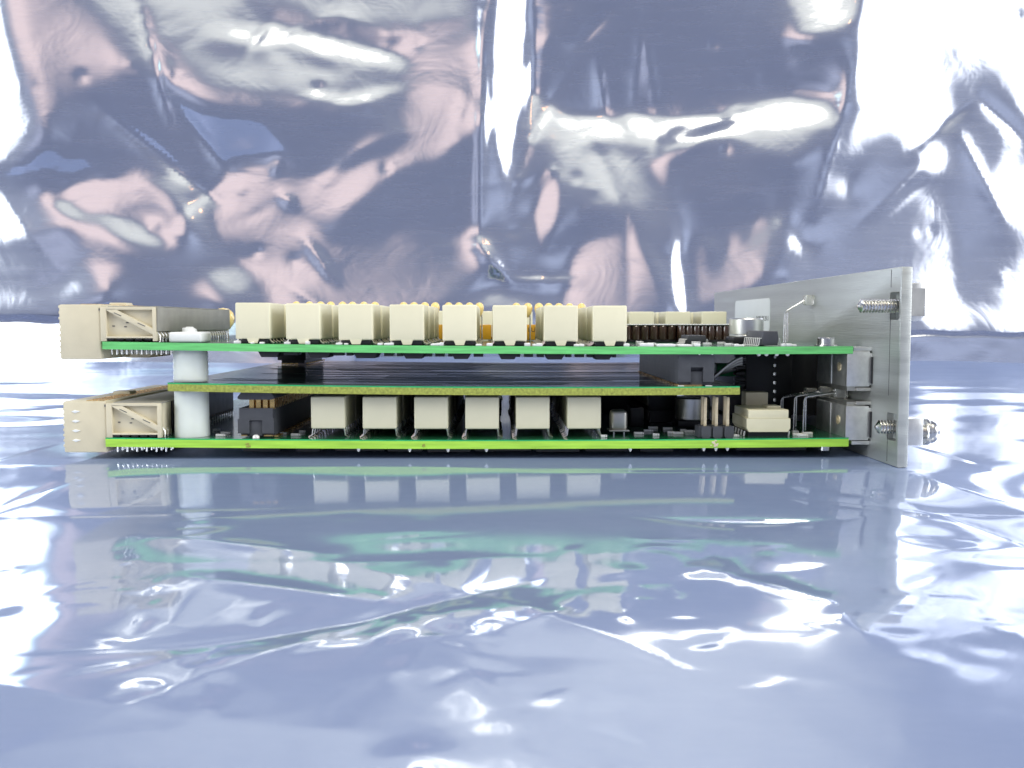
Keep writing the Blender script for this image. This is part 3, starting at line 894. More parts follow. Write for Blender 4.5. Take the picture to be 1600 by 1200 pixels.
# ---- rear connectors
def rear_connector(zf, py_top, py_bot, px_l, px_b, px_r, truss_top, truss_bot, label, low):
    """px_l..px_b: mating block, px_b..px_r: truss-sided half over the board"""
    L = 55.0
    x0, x1, x2 = X(px_l, 0.4, 550 if not low else 660), X(px_b, 0.4), X(px_r, 0.4)
    z1, z0 = Z(py_top, 0.4, px_b), Z(py_bot, 0.4, px_b)
    root = MB().box(x0, x1, 0.4, L, z0, z1, b=0.35).build('rear_connector', M['beige'], card)
    tag(root, label)
    t1, t0 = Z(truss_top, 0.3, 200), Z(truss_bot, 0.3, 200)
    xb = x1 + 0.05
    body = MB().box(xb, x2 - 0.5, 1.1, L - 0.5, t0 + 0.5, t1 - 0.35, b=0.1)
    # end plate: frame and diagonal proud of the recessed panels
    fr = MB()
    fw = 0.95
    fr.box(xb - 0.0, xb + 1.25, 0.2, 1.15, t0 - 0.1, t1, b=0.08)
    fr.box(x2 - 0.75, x2, 0.2, 1.6, t0 - 0.1, t1, b=0.08)
    fr.box(xb + 1.2, x2 - 0.7, 0.2, 1.6, t1 - 0.62, t1 - 0.001, b=0.06)
    fr.box(xb + 1.2, x2 - 0.7, 0.2, 1.6, t0 + 0.55, t0 + 0.95, b=0.06)
    dx0, dz0, dx1, dz1 = xb + 1.25, t1 - 0.62, x2 - 0.75, t0 + 2.3
    fr.prism([(dx0, dz0 - 0.1), (dx0, dz0 + 0.2), (dx0 + 1.9, dz0 + 0.2), (dx1 + 0.05, dz1 + 0.3), (dx1 + 0.05, dz1 - 0.9), (dx1 - 0.1, dz1 - 0.9)], 0.2, 1.2, b=0.06)
    body.build('contact_body', M['beige'], root)
    plate = fr.build('end_plate', M['beige'], root)
    sl = MB()
    for f_ in (0.22, 0.73):
        cx, cz = dx0 + 0.3 + (dx1 - dx0) * f_, dz0 + (dz1 - dz0) * f_ - 0.1
        ux, uz = (dx1 - dx0), (dz1 - dz0)
        n_ = math.hypot(ux, uz)
        ux, uz = ux / n_, uz / n_
        sl.prism([(cx - ux * 0.85, cz - uz * 0.85), (cx + ux * 0.85, cz + uz * 0.85), (cx + ux * 0.85 - uz * 0.14, cz + uz * 0.85 + ux * 0.14 * 0 + 0.16), (cx - ux * 0.85 - uz * 0.14, cz - uz * 0.85 + 0.16)], 0.17, 0.3)
    for k, (fx, fz) in enumerate(((0.10, 0.42), (0.36, 0.40), (0.40, 0.52))):
        cx, cz = dx0 + (dx1 - dx0) * fx, t0 + (t1 - t0) * fz
        sl.box(cx, cx + 0.5, 1.0, 1.2, cz, cz + 0.22)
    sl.build('slot', M['groove'], plate)
    sl = MB()
    n = 5
    for k in range(n):
        a = xb + 1.25 + (x2 - xb - 2.0) * (k + 0.1) / n
        sl.box(a, a + (x2 - xb - 2.0) / n * 0.72, 0.28, 0.6, t0 + 0.12, t0 + 0.5)
    sl.build('contact_gap', M['black'], plate)
    MB().box(xb - 0.3, xb + 0.3, 0.3, 0.5, t1 - 0.75, t1 - 0.3).build('corner_notch', M['groove'], root)
    # steel shield: top sheet and right-hand sheet
    sh = MB()
    sh.box(xb + 1.5, x2 + 0.35, 0.6, L, t1 - 0.02, t1 + 0.16, b=0.04)
    if low:
        MB().box(x2 + 0.1, x2 + 0.4, 6.5, L, t0 + 0.7, t1 - 0.05, b=0.04).build('side_sheet', M['black'], root)  # steel sheet coloured black for the dark it reflects
        MB().box(x2 - 0.45, x2 + 0.12, 1.7, 6.4, t0 + 0.3, t1 - 0.1, b=0.05).build('side_wall', M['beige'], root)
    else:
        sh.box(x2 + 0.02, x2 + 0.4, 0.5, L, t0 + 2.0, t1 - 0.05, b=0.04)
    sh.build('shield', M['shield'], root)
    # solder tails along the right-hand side
    tl = MB()
    y = 1.5
    while y < L - 1:
        zc_ = zf(x2)
        tl.tube([(x2 - 0.2, y, zc_ + 2.2), (x2 + 0.35, y, zc_ + 1.4), (x2 + 0.35, y, zc_ + 0.05)], 0.2, 5)
        y += 2.0
    tag(tl.build('side_tails', M['lead'], root), kind='stuff')
    # gold contact rows on top of the mating block
    gd = MB()
    y = 1.5
    while y < L - 1:
        for q in range(3):
            gd.box(x1 - 4.6 + q * 1.4, x1 - 3.8 + q * 1.4, y, y + 0.9, z1 - 0.05, z1 + 0.12)
        y += 1.6
    tag(gd.build('contact_row', M['gold'], root), kind='stuff')
    # coding lugs, top and bottom
    MB().prism([(x0 + 2.6, z1 - 0.1), (x0 + 2.9, z1 + 0.75), (x0 + 6.6, z1 + 0.75), (x0 + 7.0, z1 - 0.1)], 20, 24, b=0.12).build('coding_lug', M['beige'], root)
    if not low:
        MB().prism([(x1 - 1.0, z0 + 1.2), (x1 - 1.0, z0 - 0.2), (x1 + 4.4, z0 - 0.2), (x1 + 5.4, z0 + 0.6), (x1 + 5.4, z0 + 1.2)], 16, 30, b=0.12).build('coding_lug', M['beige'], root)
    # rough moulding marks on the mating edge
    mk = MB()
    for k in range(9):
        zz = z0 + 1.2 + (z1 - z0 - 2.0) * k / 8
        mk.box(x0 - 0.16 + random.uniform(-.05, .08), x0 + 0.3, 0.5, 3.0, zz, zz + 0.55, b=0.1)
    tag(mk.build('moulding_marks', M['beige'], root), kind='stuff')
    if low:
        for k in range(4):
            zz = Z(643 + 15 * k, 0.4, 117)
            MB().prism([(X(110, 0.4), zz), (X(115.5, 0.4), zz + 0.33), (X(124, 0.4), zz + 0.05), (X(116, 0.4), zz - 0.35)], 0.25, 0.5, b=0.06).build('moulded_dot', M['paper'], root)
    # press-fit pins under the board
    pn = MB()
    zb_ = zf(x1 + 4) - (TL if low else TU)
    for r_ in range(10):
        for k in range(13 if not low else 11):
            xx = x1 + 2.0 + k * (1.05 if not low else 1.04) + (0.35 if r_ % 2 else 0)
            yy = 1.2 + r_ * 2.2
            ln = (1.1 if not low else (1.15 if k % 2 == 0 else 0.8)) + random.uniform(-.06, .06)
            pn.tube([(xx, yy, zb_ + 0.1), (xx, yy, zb_ - ln * 0.6), (xx + random.uniform(-.04, .04), yy, zb_ - ln)], 0.19 if low else 0.15, 5)
    tag(pn.build('press_fit_pins', M['lead'], root), kind='stuff')
    return root


rear_connector(zU, 475.5, 561.5, 93.5, 159, 246, 479.5, 532.5, 'beige rear connector on the upper board with grey steel shield', False)
rear_connector(zL, 627, 707, 99, 164, 250, 630, 683.5, 'beige rear connector on the lower board with four moulded dots', True)

# ---- nylon standoff
sx_ = X(298.5, 5)
zl_, zm_, zu_ = zL(sx_), zM(sx_), zU(sx_)
so = MB().lathe([(3.7, zl_), (3.72, zl_ + 0.3), (3.64, zl_ + 4), (3.6, zm_ - TM - 0.15), (3.4, zm_ - TM)], (sx_ + 0.05, 5.0, 0), 'z', 40).build('nylon_standoff', M['nylon'], card)
tag(so, 'white nylon standoff passing through all three boards')
pr = [(3.4, zm_)]
k = 0
zz = zm_ + 0.15
while zz < zu_ - TU - 0.1:
    pr.append((3.62 + (0.08 if k % 2 else -0.05), zz))
    zz += 0.62
    k += 1
pr.append((3.5, zu_ - TU))
MB().lathe(pr, (sx_, 5.0, 0), 'z', 40).build('upper_sleeve', M['nylon'], so, angle=60)
MB().box(sx_ - 3.5, sx_ + 3.5, 1.3, 8.5, zu_, zu_ + 2.3, b=0.5, seg=3).build('snap_nut', M['paper'], so)
MB().lathe([(1.6, zu_ + 2.2), (1.5, zu_ + 2.8), (0.9, zu_ + 3.2), (0.7, zu_ + 3.4)], (sx_ - 0.1, 5, 0), 'z', 16).box(sx_ - 1.4, sx_ + 0.6, 4, 6, zu_ + 2.7, zu_ + 3.2, b=0.15).build('snap_tip', M['paper'], so)


# ---- relays
RW, RD = 7.33, 14.7


def relay_case(h, foot):
    b = MB()
    b.box(-RW / 2, RW / 2, 0, RD, foot, h, b=0.32, seg=3)
    if foot < 1.2:
        b.prism([(-1.35, foot + 0.3), (-0.85, 0.12), (0.95, 0.12), (1.35, foot + 0.3)], 0.02, 1.5)
        b.prism([(-1.35, foot + 0.3), (-0.85, 0.12), (0.95, 0.12), (1.35, foot + 0.3)], RD - 1.5, RD - 0.02)
    return b.mesh('relay', M['cream'])


def relay_base():
    b = MB()
    b.box(-RW / 2 + 0.55, RW / 2 - 0.55, 0.35, RD - 0.35, 0.05, 0.9, b=0.05)
    return b.mesh('relay_base', M['black'])


def relay_leads(foot, splay):
    b = MB()
    for sgn in (-1, 1):
        for k in range(5):
            y = 1.3 + k * 2.9 + (1.0 if k > 2 else 0)
            if y > RD - 0.4:
                continue
            if splay:
                b.tube([(sgn * (RW / 2 - 0.55), y, foot + 0.25), (sgn * (RW / 2 - 0.2), y, foot - 0.3), (sgn * (RW / 2 - 0.05), y, 0.45), (sgn * (RW / 2 + 0.75), y, 0.06)], 0.2, 5)
            else:
                b.tube([(sgn * (RW / 2 - 0.5), y, foot + 0.2), (sgn * (RW / 2 - 0.1), y, 0.5), (sgn * (RW / 2 + 0.6), y, 0.1)], 0.22, 5)
    return b.mesh('leads', M['lead'])


HU = 8.75
me_u, me_b, me_ul = relay_case(HU, 1.0), relay_base(), relay_leads(1.0, False)
HL = 9.0
me_l, me_ll = relay_case(HL, 1.95), relay_leads(1.95, True)


def place_relay(x, y, z, me, leads, base=None):
    o = link('relay', me, card, (x, y, z))
    o.rotation_euler = (0, random.uniform(-.004, .004), random.uniform(-.012, .012))
    tag(o, kind=None)
    link('leads', leads, o)
    if base:
        link('relay_base', base, o)
    return o


up_px = [(367.3, 421), (445.7, 500), (528.6, 582.7), (609, 662.7), (691.5, 745), (769.7, 823.4), (849.5, 902.5), (926.7, 980.4)]
for r_ in range(3):
    for a, b in up_px:
        x = X((a + b) / 2, 1.2, 505)
        place_relay(x + random.uniform(-.06, .06), 1.2 + r_ * 16.8, zU(x), me_u, me_ul, me_b)
# far bank on the upper board
for r_ in range(2):
    for k, pxc in enumerate((701, 757, 813, 889, 946, 1003, 1060, 1116.5)):
        x = X(pxc, 82, 495)
        place_relay(x, 82 + r_ * 16.8, zU(x) - 0.35, me_u, me_ul, me_b)
lo_px = [(484.7, 539.5), (565.7, 619.8), (647, 700), (727, 779.3), (806.5, 859), (886.4, 939.6)]
for r_ in range(7):
    for a, b in lo_px:
        x = X((a + b) / 2, 3.2, 650) + (random.uniform(-.5, .5) if r_ > 1 else 0)
        place_relay(x, 3.2 + r_ * 17.2, zL(x), me_l, me_ll)

# ---- yellow dipped capacitors behind the relays
bead = MB().lathe([(0.1, -2.3), (0.5, -1.9), (0.95, -1.0), (1.2, 0.0), (1.22, 0.5), (1.05, 1.1), (0.6, 1.55), (0.1, 1.7)], (0, 0, 0), 'z', 16).mesh('dipped_capacitor', M['yellow'], 80)
bleg = MB().tube([(-0.5, 0, -1.6), (-0.6, 0, -2.6), (-0.6, 0, -9.2)], 0.22, 5).tube([(0.5, 0, -1.6), (0.6, 0, -2.6), (0.6, 0, -9.2)], 0.22, 5).mesh('legs', M['lead'])
for px in (463, 483.5, 501, 516.7, 535.6, 551, 569, 586, 630.5, 647, 664, 680, 701, 717, 733.5, 749, 807, 825, 842, 857.5, 873.5, 890, 908.5):
    Yc = 55.0
    py = 480.5 + (px - 460) / 450 * 3.0
    p = P(px, py, Yc)
    o = link('dipped_capacitor', bead, card, (p.x, Yc + random.uniform(-.3, .3), p.z))
    o.rotation_euler = (0, random.uniform(-.06, .06), 0)
    link('legs', bleg, o)
# the large one left of the relays
p = P(349, 497.5, 62)
dc = MB().lathe([(0.1, -3.6), (1.7, -3.0), (2.8, -1.4), (3.1, 0.2), (2.6, 1.7), (1.5, 2.6), (0.1, 2.9)], (0, 0, 0), 'z', 24).build('dipped_capacitor', M['yellow'], card, angle=80, loc=(p.x, 62, p.z))
zd = zU(p.x) - p.z
MB().tube([(-1.2, 0, -2.6), (-1.2, 0, zd)], 0.25, 6).tube([(1.2, 0, -2.6), (1.2, 0, zd)], 0.25, 6).build('legs', M['lead'], dc)

# ---- amber film capacitors
for a, b, txt in ((672, 700, None), (700, 768, None), (768, 812, None), (813, 862, 'LU')):
    x0, x1 = X(a, 60) + 0.1, X(b, 60) - 0.1
    zt_ = Z(507, 60, a)
    o = MB().box(x0, x1, 60, 66, zU(x0) + 0.2, zt_, b=0.3).build('film_capacitor', M['amber'], card)
    if txt:
        r2 = Matrix(((1, 0, 0, 0), (0, 0, -1, 0), (0, 1, 0, 0), (0, 0, 0, 1)))
        lettering(txt, 1.7, M['ink'], o, Matrix.Translation(Vector((X(836.5, 60), 59.95, Z(518.5, 60, 830))) * MM) @ r2)

# ---- ribbed brown coil modules
def coil(px0, px1, Y, n):
    x0, x1 = X(px0, Y) + 0.1, X(px1, Y) - 0.1
    zb_, zt_ = zU(x0) - 0.3, Z(506.2, Y, px0)
    root = MB().box(x0, x1, Y + 0.8, Y + 9, zb_ + 0.1, zt_ - 0.3, b=0.1).build('ribbed_module', M['brown'], card)
    w = (x1 - x0) / n
    for k in range(n):
        MB().lathe([(w * 0.46, zb_ + 0.9), (w * 0.5, zb_ + 1.1), (w * 0.5, zt_ - 0.7), (w * 0.4, zt_ - 0.35)], (x0 + w * (k + 0.5), Y + 0.9, 0), 'z', 16).build('rib', M['brown'], root)
    MB().box(x0 - 0.05, x1 + 0.05, Y - 0.2, Y + 9.2, zt_ - 0.3, zt_, b=0.08).build('glare_lid', M['solder'], root)  # bright lid stands in for glare on the module's top
    MB().box(x0, x1, Y + 0.2, Y + 9, zb_, zb_ + 0.9, b=0.1).build('base', M['black'], root)


coil(972, 1057, 48, 6)
coil(1059, 1141, 46, 7)

# ---- solder pads near the upper edge
for px, w, d in [(371, 1.3, 2.5), (395, 0.7, 1.5), (410, 0.9, 1.5), (449, 1.2, 3), (481, 0.9, 1.5), (530, 1.3, 3), (541, 0.8, 2), (594, 1.0, 4), (606, 1.5, 3), (612, 0.9, 4),
                 (677, 1.1, 5), (684, 1.0, 4), (690, 0.9, 4), (748, 1.3, 2.6), (765, 1.3, 2.6), (824, 1.3, 3), (836, 1.1, 5), (843, 1.3, 4), (901, 1.2, 4), (909, 1.0, 5), (979, 1.2, 2.5),
                 (1010, 3, 3), (1040, 4, 4), (1070, 3, 5), (1089, 1.2, 1.2), (1150, 1.0, 1), (1157, 1.5, 1.6), (1223, 1.0, 1), (1232, 1.3, 1.4), (1240, 1.2, 1.5)]:
    x = X(px, 1, 538)
    z = zU(x)
    y0 = random.uniform(0.15, 0.5)
    MB().box(x - w / 2, x + w / 2, y0, y0 + d, z - 0.05, z + random.uniform(0.35, 0.75), b=0.17).build('solder_pad', M['solder'], upper)

# ---- small surface-mount parts
def smd(px, Y, w, d, h_, zf, parent, side=1, mat='black', ends=True, th=0):
    x = X(px, Y, 540)
    z = zf(x) - (th if side < 0 else 0)
    b = MB()
    z0, z1 = (z, z + h_) if side > 0 else (z - h_, z)
    b.box(x - w / 2, x + w / 2, Y, Y + d, z0 + 0.02, z1 - 0.02, b=0.06, mi=0)
    if ends:
        b.box(x - w / 2 - 0.3, x - w / 2 + 0.15, Y - 0.03, Y + d + 0.03, z0, z1, b=0.06, mi=1)
        b.box(x + w / 2 - 0.15, x + w / 2 + 0.3, Y - 0.03, Y + d + 0.03, z0, z1, b=0.06, mi=1)
    return b.build('chip_component', [M[mat], M['solder']], parent)


def gull_chip(px0, px1, Y, L_, top_py, zf, n, name='chip'):
    x0, x1 = X(px0, Y, 530), X(px1, Y, 530)
    z = zf(x0)
    zt_ = Z(top_py, Y, px0)
    zm2 = z + 0.25 + (zt_ - z - 0.25) * 0.5
    root = MB().prism([(x0 + 0.05, zm2), (x0 + 0.3, zt_), (x1 - 0.3, zt_), (x1 - 0.05, zm2), (x1 - 0.25, z + 0.25), (x0 + 0.25, z + 0.25)], Y, Y + L_, b=0.08).build(name, M['dark'], card)
    ld = MB()
    for k in range(n):
        y = Y + 0.8 + (L_ - 1.6) * k / (n - 1)
        for sgn, xx in ((-1, x0), (1, x1)):
            ld.tube([(xx - sgn * 0.2, y, zm2), (xx + sgn * 0.35, y, zm2 - 0.05), (xx + sgn * 0.55, y, z + 0.25), (xx + sgn * 1.0, y, z + 0.08)], 0.12, 5)
    link_ = ld.build('leads', M['solder'], root)
    return root


gull_chip(1191, 1217, 1.2, 14.0, 517.5, zU, 9)
gull_chip(1074, 1104, 22, 9.0, 524, zU, 8)
for px, Y in ((1000, 30), (1019, 12), (1088, 8), (1128, 20), (1140, 6), (1106, 12)):
    smd(px, Y, 1.2, 1.2, 0.6, zU, upper, 1)
smd(1088, 15, 1.4, 1.0, 0.8, zU, upper, 1, 'brown')
# electrolytic capacitor on the upper board
cxx = X(1166, 20, 510)
zt_ = Z(497, 16, 1166)
zb_ = zU(cxx)
cap = MB().lathe([(3.7, zb_ + 1.7), (3.95, zb_ + 1.9), (3.95, zb_ + 2.1), (3.8, zb_ + 2.3), (3.95, zb_ + 2.5), (3.95, zt_ - 0.3), (3.75, zt_), (0.2, zt_)], (cxx, 20, 0), 'z', 40).build('electrolytic_capacitor', M['can'], card)
tag(cap, 'squat silver capacitor can on the upper board by the panel')
MB().box(cxx - 4, cxx + 4, 16, 24, zb_ + 0.1, zb_ + 1.8, b=0.4).build('base', M['black'], cap)
MB().box(cxx - 0.6, cxx + 0.6, 15.2, 16.2, zb_, zb_ + 0.3, b=0.05).build('terminal', M['solder'], cap)
# screw head on the upper board
nx_ = X(1289, 6, 530)
sc = MB().lathe([(2.6, zU(nx_)), (2.6, zU(nx_) + 0.25), (1.95, zU(nx_) + 0.27), (1.95, zU(nx_) + 1.6), (1.7, zU(nx_) + 1.85), (0.2, zU(nx_) + 1.85)], (nx_, 5, 0), 'z', 28).build('board_screw', M['nickel'], card)
nx2 = X(1288, 6, 700)
MB().lathe([(1.0, 0.75), (1.3, 0.95), (1.3, zL(nx2) - TL)], (nx2, 6, 0), 'z', 18).build('board_screw', M['nickel'], card)

# ---- black parts under the upper board
small = [(407, 430), (443, 466), (486, 503), (520, 536), (541, 550), (600, 614), (620, 629), (664, 674), (680, 694), (700, 707), (740, 755), (805, 813), (819, 833), (839, 850), (884, 893), (899, 913), (918, 926), (957, 963)]
for a, b in small:
    xa, xb_ = X(a, 1.5, 555), X(b, 1.5, 555)
    z = zU(xa) - TU
    MB().box(xa, xb_, 1.5, 5, z - 0.75, z - 0.01, b=0.06).build('underside_component', M['black'], upper)
for a, b in [(403, 437), (480, 517), (552, 591), (629, 664), (705, 736), (778, 809), (851, 883), (927, 957.5)]:
    xa, xb_ = X(a, 1.0, 555), X(b, 1.0, 555)
    z = zU(xa) - TU
    MB().prism([(xa, z - 0.01), (xa + 0.7, z - 1.25), (xb_ - 0.7, z - 1.25), (xb_, z - 0.01)], 1.0, 8, b=0.06).build('underside_component', M['black'], upper)
for px in (1092, 1112, 1185, 1197, 1213, 1230):
    x = X(px, 1.5, 555)
    z = zU(x) - TU
    MB().lathe([(0.1, z - 0.5), (0.35, z - 0.35), (0.5, z)], (x, 1.2, 0), 'z', 10).build('solder_joint', M['solder'], upper)

# ---- black parts under the lower board
for a, b, h_ in [(380, 437, 1.25), (463, 500, 1.2), (524, 600, 1.0), (606, 660, 1.1), (668, 735, 1.2), (742, 830, 1.0), (838, 905, 1.2), (915, 980, 1.1), (1000, 1052, 1.2), (1075, 1090, 0.9), (1150, 1260, 1.1)]:
    xa, xb_ = X(a, 3, 705), X(b, 3, 705)
    z = zL(xa) - TL
    MB().box(xa, xb_, 3, 12, z - h_ * 0.9, z - 0.01, b=0.1).build('underside_component', M['black'], lower)
for px in (1100, 1119, 1137, 640, 760, 700, 560, 985):
    x = X(px, 1.0, 705)
    z = zL(x) - TL
    MB().lathe([(0.12, z - 0.85), (0.3, z - 0.6), (0.5, z)], (x, 1.3, 0), 'z', 10).build('solder_joint', M['solder'], lower)


# ---- board-to-board connectors
def contacts(x, y0, y1, z, dxs, step=0.8):
    b = MB()
    y = y0
    while y < y1:
        b.box(min(x, x + dxs), max(x, x + dxs), y, y + step * 0.45, z, z + 0.35)
        y += step
    return b


# right, between middle and upper
Y = 0.8
x0, x1 = X(1060.5, Y, 575), X(1116, Y, 575)
zb_, zt_ = zM(x0), zU(x0) - TU
cn = MB()
zn = Z(574, Y, 1080)
nx0, nx1 = X(1079.5, Y, 590), X(1098.5, Y, 590)
cn.prism([(x0, zb_ + 0.95), (nx0 - 0.02, zb_ + 0.95), (nx0 - 0.02, zn), (nx1 + 0.02, zn), (nx1 + 0.02, zb_ + 0.95), (x1, zb_ + 0.95), (x1, zt_), (x0, zt_)], Y, Y + 1.6)
cn.box(x0 + 0.02, x1 - 0.02, Y + 1.5, Y + 58, zb_ + 0.45, zt_ - 0.01)
cr1 = cn.build('board_connector', M['dark'], card)
tag(cr1, 'charcoal connector between the middle and upper boards at the right')
MB().box(nx0, nx1, Y + 0.6, Y + 1.8, zb_ + 0.2, zn - 0.9, b=0.08).box(x0 + 0.3, x1 - 0.3, Y + 0.9, Y + 57, zb_ + 0.25, zb_ + 1.0).build('latch', M['dark'], cr1)
MB().box(x0 - 0.01, x0 + 0.1, Y + 1.7, Y + 58, zb_ + 3.6, zb_ + 3.75).build('seam', M['black'], cr1)
b = contacts(x0 - 0.35, Y + 1.0, Y + 58, zb_ + 0.03, 0.7)
b.box(x0 + 0.6, x0 + 5.2, Y + 0.3, Y + 0.9, zb_ + 0.02, zb_ + 0.3)
tag(b.build('contact_row', M['gold'], cr1), kind='stuff')
MB().box(x0 - 0.1, x0 + 1.2, Y - 0.1, Y + 0.5, zb_, zb_ + 0.22, b=0.05).box(x1 - 1.8, x1 - 0.4, Y - 0.1, Y + 0.5, zb_, zb_ + 0.22, b=0.05).build('solder_tab', M['solder'], cr1)
# left, far back, between middle and upper
Y = 92
x0, x1 = X(436, Y, 560), X(480, Y, 560)
zb_, zt_ = zM(x0), zU(x0) - TU
cn = MB().box(x0, x1, Y - 2, Y + 28, zb_ + 1.3, zt_ - 0.01, b=0.1).box(x0 + 1.0, x1 - 0.6, Y - 1, Y + 28, zb_ + 0.3, zb_ + 1.3)
cl = cn.build('board_connector', M['black'], card)
tag(cl, 'black connector deep between the middle and upper boards at the left')
tag(contacts(x1 - 0.3, Y, Y + 28, zb_ + 0.1, 0.6).box(x0 + 1, x0 + 6, Y - 1.2, Y - 0.8, zb_ + 0.02, zb_ + 0.35).build('contact_row', M['gold'], cl), kind='stuff')
# left, between lower and middle
Y = 2.0
x0, x1 = X(373, Y, 650), X(427.5, Y, 650)
zb_ = zL(x0)
zt_ = zM(x0) - TM
za, zc2 = Z(638, Y, 400), Z(624.5, Y, 400)
nx0, nx1, zn = X(389.5, Y, 660), X(409.5, Y, 660), Z(657, Y, 400)
cn = MB()
cn.prism([(x0 - 0.25, zb_ + 0.95), (nx0, zb_ + 0.95), (nx0, zn), (nx1, zn), (nx1, zb_ + 0.95), (x1, zb_ + 0.95), (x1, za - 2.2), (x1 - 0.2, za - 2.1), (x1 - 0.2, za), (x0 + 0.1, za), (x0 + 0.1, za - 2.2), (x0 - 0.25, za - 2.4)], Y, Y + 1.5)
cn.box(x0 + 0.05, x1 - 0.05, Y + 1.4, Y + 52, zb_ + 0.5, za - 0.01)
c3 = cn.build('board_connector', M['dark'], card)
tag(c3, 'charcoal connector with gold pins between the lower and middle boards at the left')
MB().box(nx0 + 0.06, nx1 - 0.06, Y + 0.35, Y + 1.6, zb_ + 0.4, zn - 0.12, b=0.06).box(x0 + 0.4, x1 - 0.3, Y + 0.9, Y + 50, zb_ + 0.3, zb_ + 1.0).build('latch', M['dark'], c3)
MB().prism([(x0 - 0.2, zc2 + 0.2), (x0 - 0.2, zc2 + 0.6), (x0 + 0.7, zt_ - 0.01), (x1 - 0.6, zt_ - 0.01), (x1 + 0.15, zc2 + 0.6), (x1 + 0.15, zc2 + 0.2), (x1 - 0.6, zc2), (x0 + 0.6, zc2)], Y, Y + 52).build('plug', M['dark'], c3)
gp = MB()
for r_ in range(30):
    for k in range(4):
        xx = x0 + 2.1 + k * 1.48
        gp.box(xx, xx + 1.0, Y + 0.8 + r_ * 1.7, Y + 1.6 + r_ * 1.7, za - 0.2, zc2 + 0.3)
tag(gp.build('contact_pins', M['gold'], c3), kind='stuff')
tag(contacts(x1 - 0.2, Y + 1.0, Y + 50, zb_ + 0.06, 0.9, 1.0).box(x0 + 0.4, x0 + 1.6, Y + 0.2, Y + 0.9, zb_ + 0.35, zb_ + 0.6).box(x1 - 2.2, x1 - 0.3, Y + 0.2, Y + 0.9, zb_ + 0.3, zb_ + 0.6).build('contact_row', M['gold'], c3), kind='stuff')
MB().lathe([(0.8, zb_), (0.7, zb_ + 0.4), (0.3, zb_ + 0.65)], (x0 + 3.6, Y + 0.2, 0), 'z', 12).build('solder_tab', M['solder'], c3)
# right, set back, between lower and middle
Y = 34
x0, x1 = X(1013, Y, 640), X(1058, Y, 640)
zb_, zt_ = zL(x0), zM(x0) - TM
c4 = MB().box(x0, x1, Y, Y + 55, zb_ + 3.0, zt_ - 0.01, b=0.12).box(x0 + 0.6, x1, Y + 0.5, Y + 55, zb_ + 0.1, zb_ + 3.0).build('board_connector', M['black'], card)
tag(c4, 'black connector set back between the lower and middle boards at the right')
MB().box(x0 - 0.12, x0, Y + 0.5, Y + 55, zb_ + 4.2, zt_ - 0.4, b=0.03).build('side_sheet', M['steel'], c4)
# black box near the crystal
MB().box(X(985, 26, 650), X(1006, 26, 650), 26, 34, zL(30), zL(30) + 4.6, b=0.2).build('inductor', M['black'], card)

MB().box(X(940, 58, 650), X(1002, 58, 650), 58, 70, zL(30) + 0.1, zM(30) - TM - 0.3, b=0.2).build('dark_filler_box', M['black'], card)  # added black box that keeps the gap behind the crystal dark
# ---- crystal can
xc0, xc1 = X(953, 8, 655), X(983, 8, 655)
zq = zL(xc0)
cz = MB().box(xc0 + 0.25, xc1 - 0.25, 8.3, 12.2, zq + 0.8, Z(641, 8, 968), b=0.9, seg=3).box(xc0 - 0.1, xc1 + 0.1, 8.0, 12.5, zq + 0.75, zq + 1.15, b=0.12).build('crystal_can', M['steel'], card)
MB().tube([(xc0 + 1, 9, zq), (xc0 + 1, 9, zq + 0.9)], 0.25, 6).tube([(xc1 - 1, 9, zq), (xc1 - 1, 9, zq + 0.9)], 0.25, 6).build('leads', M['lead'], cz)

# ---- pin header
x0, x1 = X(1090, 1.5, 675), X(1141, 1.5, 675)
zq = zL(x0)
zhb = Z(666, 1.5, 1110)
hd = MB()
for k in range(3):
    xx = X(1103 + 18 * k, 1.5, 675)
    hd.prism([(xx - 1.02, zq + 0.5), (xx - 0.75, zq + 0.05), (xx + 0.75, zq + 0.05), (xx + 1.02, zq + 0.5), (xx + 1.02, zhb - 0.3), (xx + 0.75, zhb), (xx - 0.75, zhb), (xx - 1.02, zhb - 0.3)], 1.2, 6.2)
hd.box(x0 + 0.3, x1 - 0.3, 1.9, 6.0, zq + 0.1, zhb - 0.15)
header = hd.build('pin_header', M['dark'], card)
tag(header, 'black header with six upright gold pins')
for k in range(3):
    xx = X(1102 + 17.6 * k, 1.9, 640)
    for yy in (2.2, 4.74):
        MB().box(xx - 0.33, xx + 0.33, yy - 0.33, yy + 0.33, zhb - 0.3, Z(620.5, 1.9, 1110), b=0.12).build('pin', M['pin_gold'], header)

# ---- cream plug socket by the panel
Y = 3.0
x0, x1 = X(1167, Y, 660), X(1235, Y, 660)
zq = zL(x0)
za, zb2 = Z(654, Y, 1200), Z(640.5, Y, 1200)
sk = MB()
sk.prism([(x0, zq + 1.9), (x0 + 0.5, zq + 1.1), (x1 - 0.5, zq + 1.1), (x1, zq + 1.9), (x1, za), (x0, za)], Y, Y + 13)
sk.box(x0 + 0.35, x1 - 0.35, Y + 0.15, Y + 12.8, za - 0.01, zb2, b=0.15)
sock = sk.build('socket', M['cream'], card)
tag(sock, 'low cream plastic socket on the lower board by the panel')
MB().box(X(1195, Y + 6, 635), X(1216, Y + 6, 635), Y + 4, Y + 8, zb2, zb2 + 0.55, b=0.15).build('key_tab', M['cream'], sock)
MB().box(X(1165, Y + 12, 630), X(1200, Y + 12, 630), Y + 12, Y + 16, zb2 - 1, Z(613, Y + 12, 1180), b=0.15).build('end_wall', M['beige'], sock)
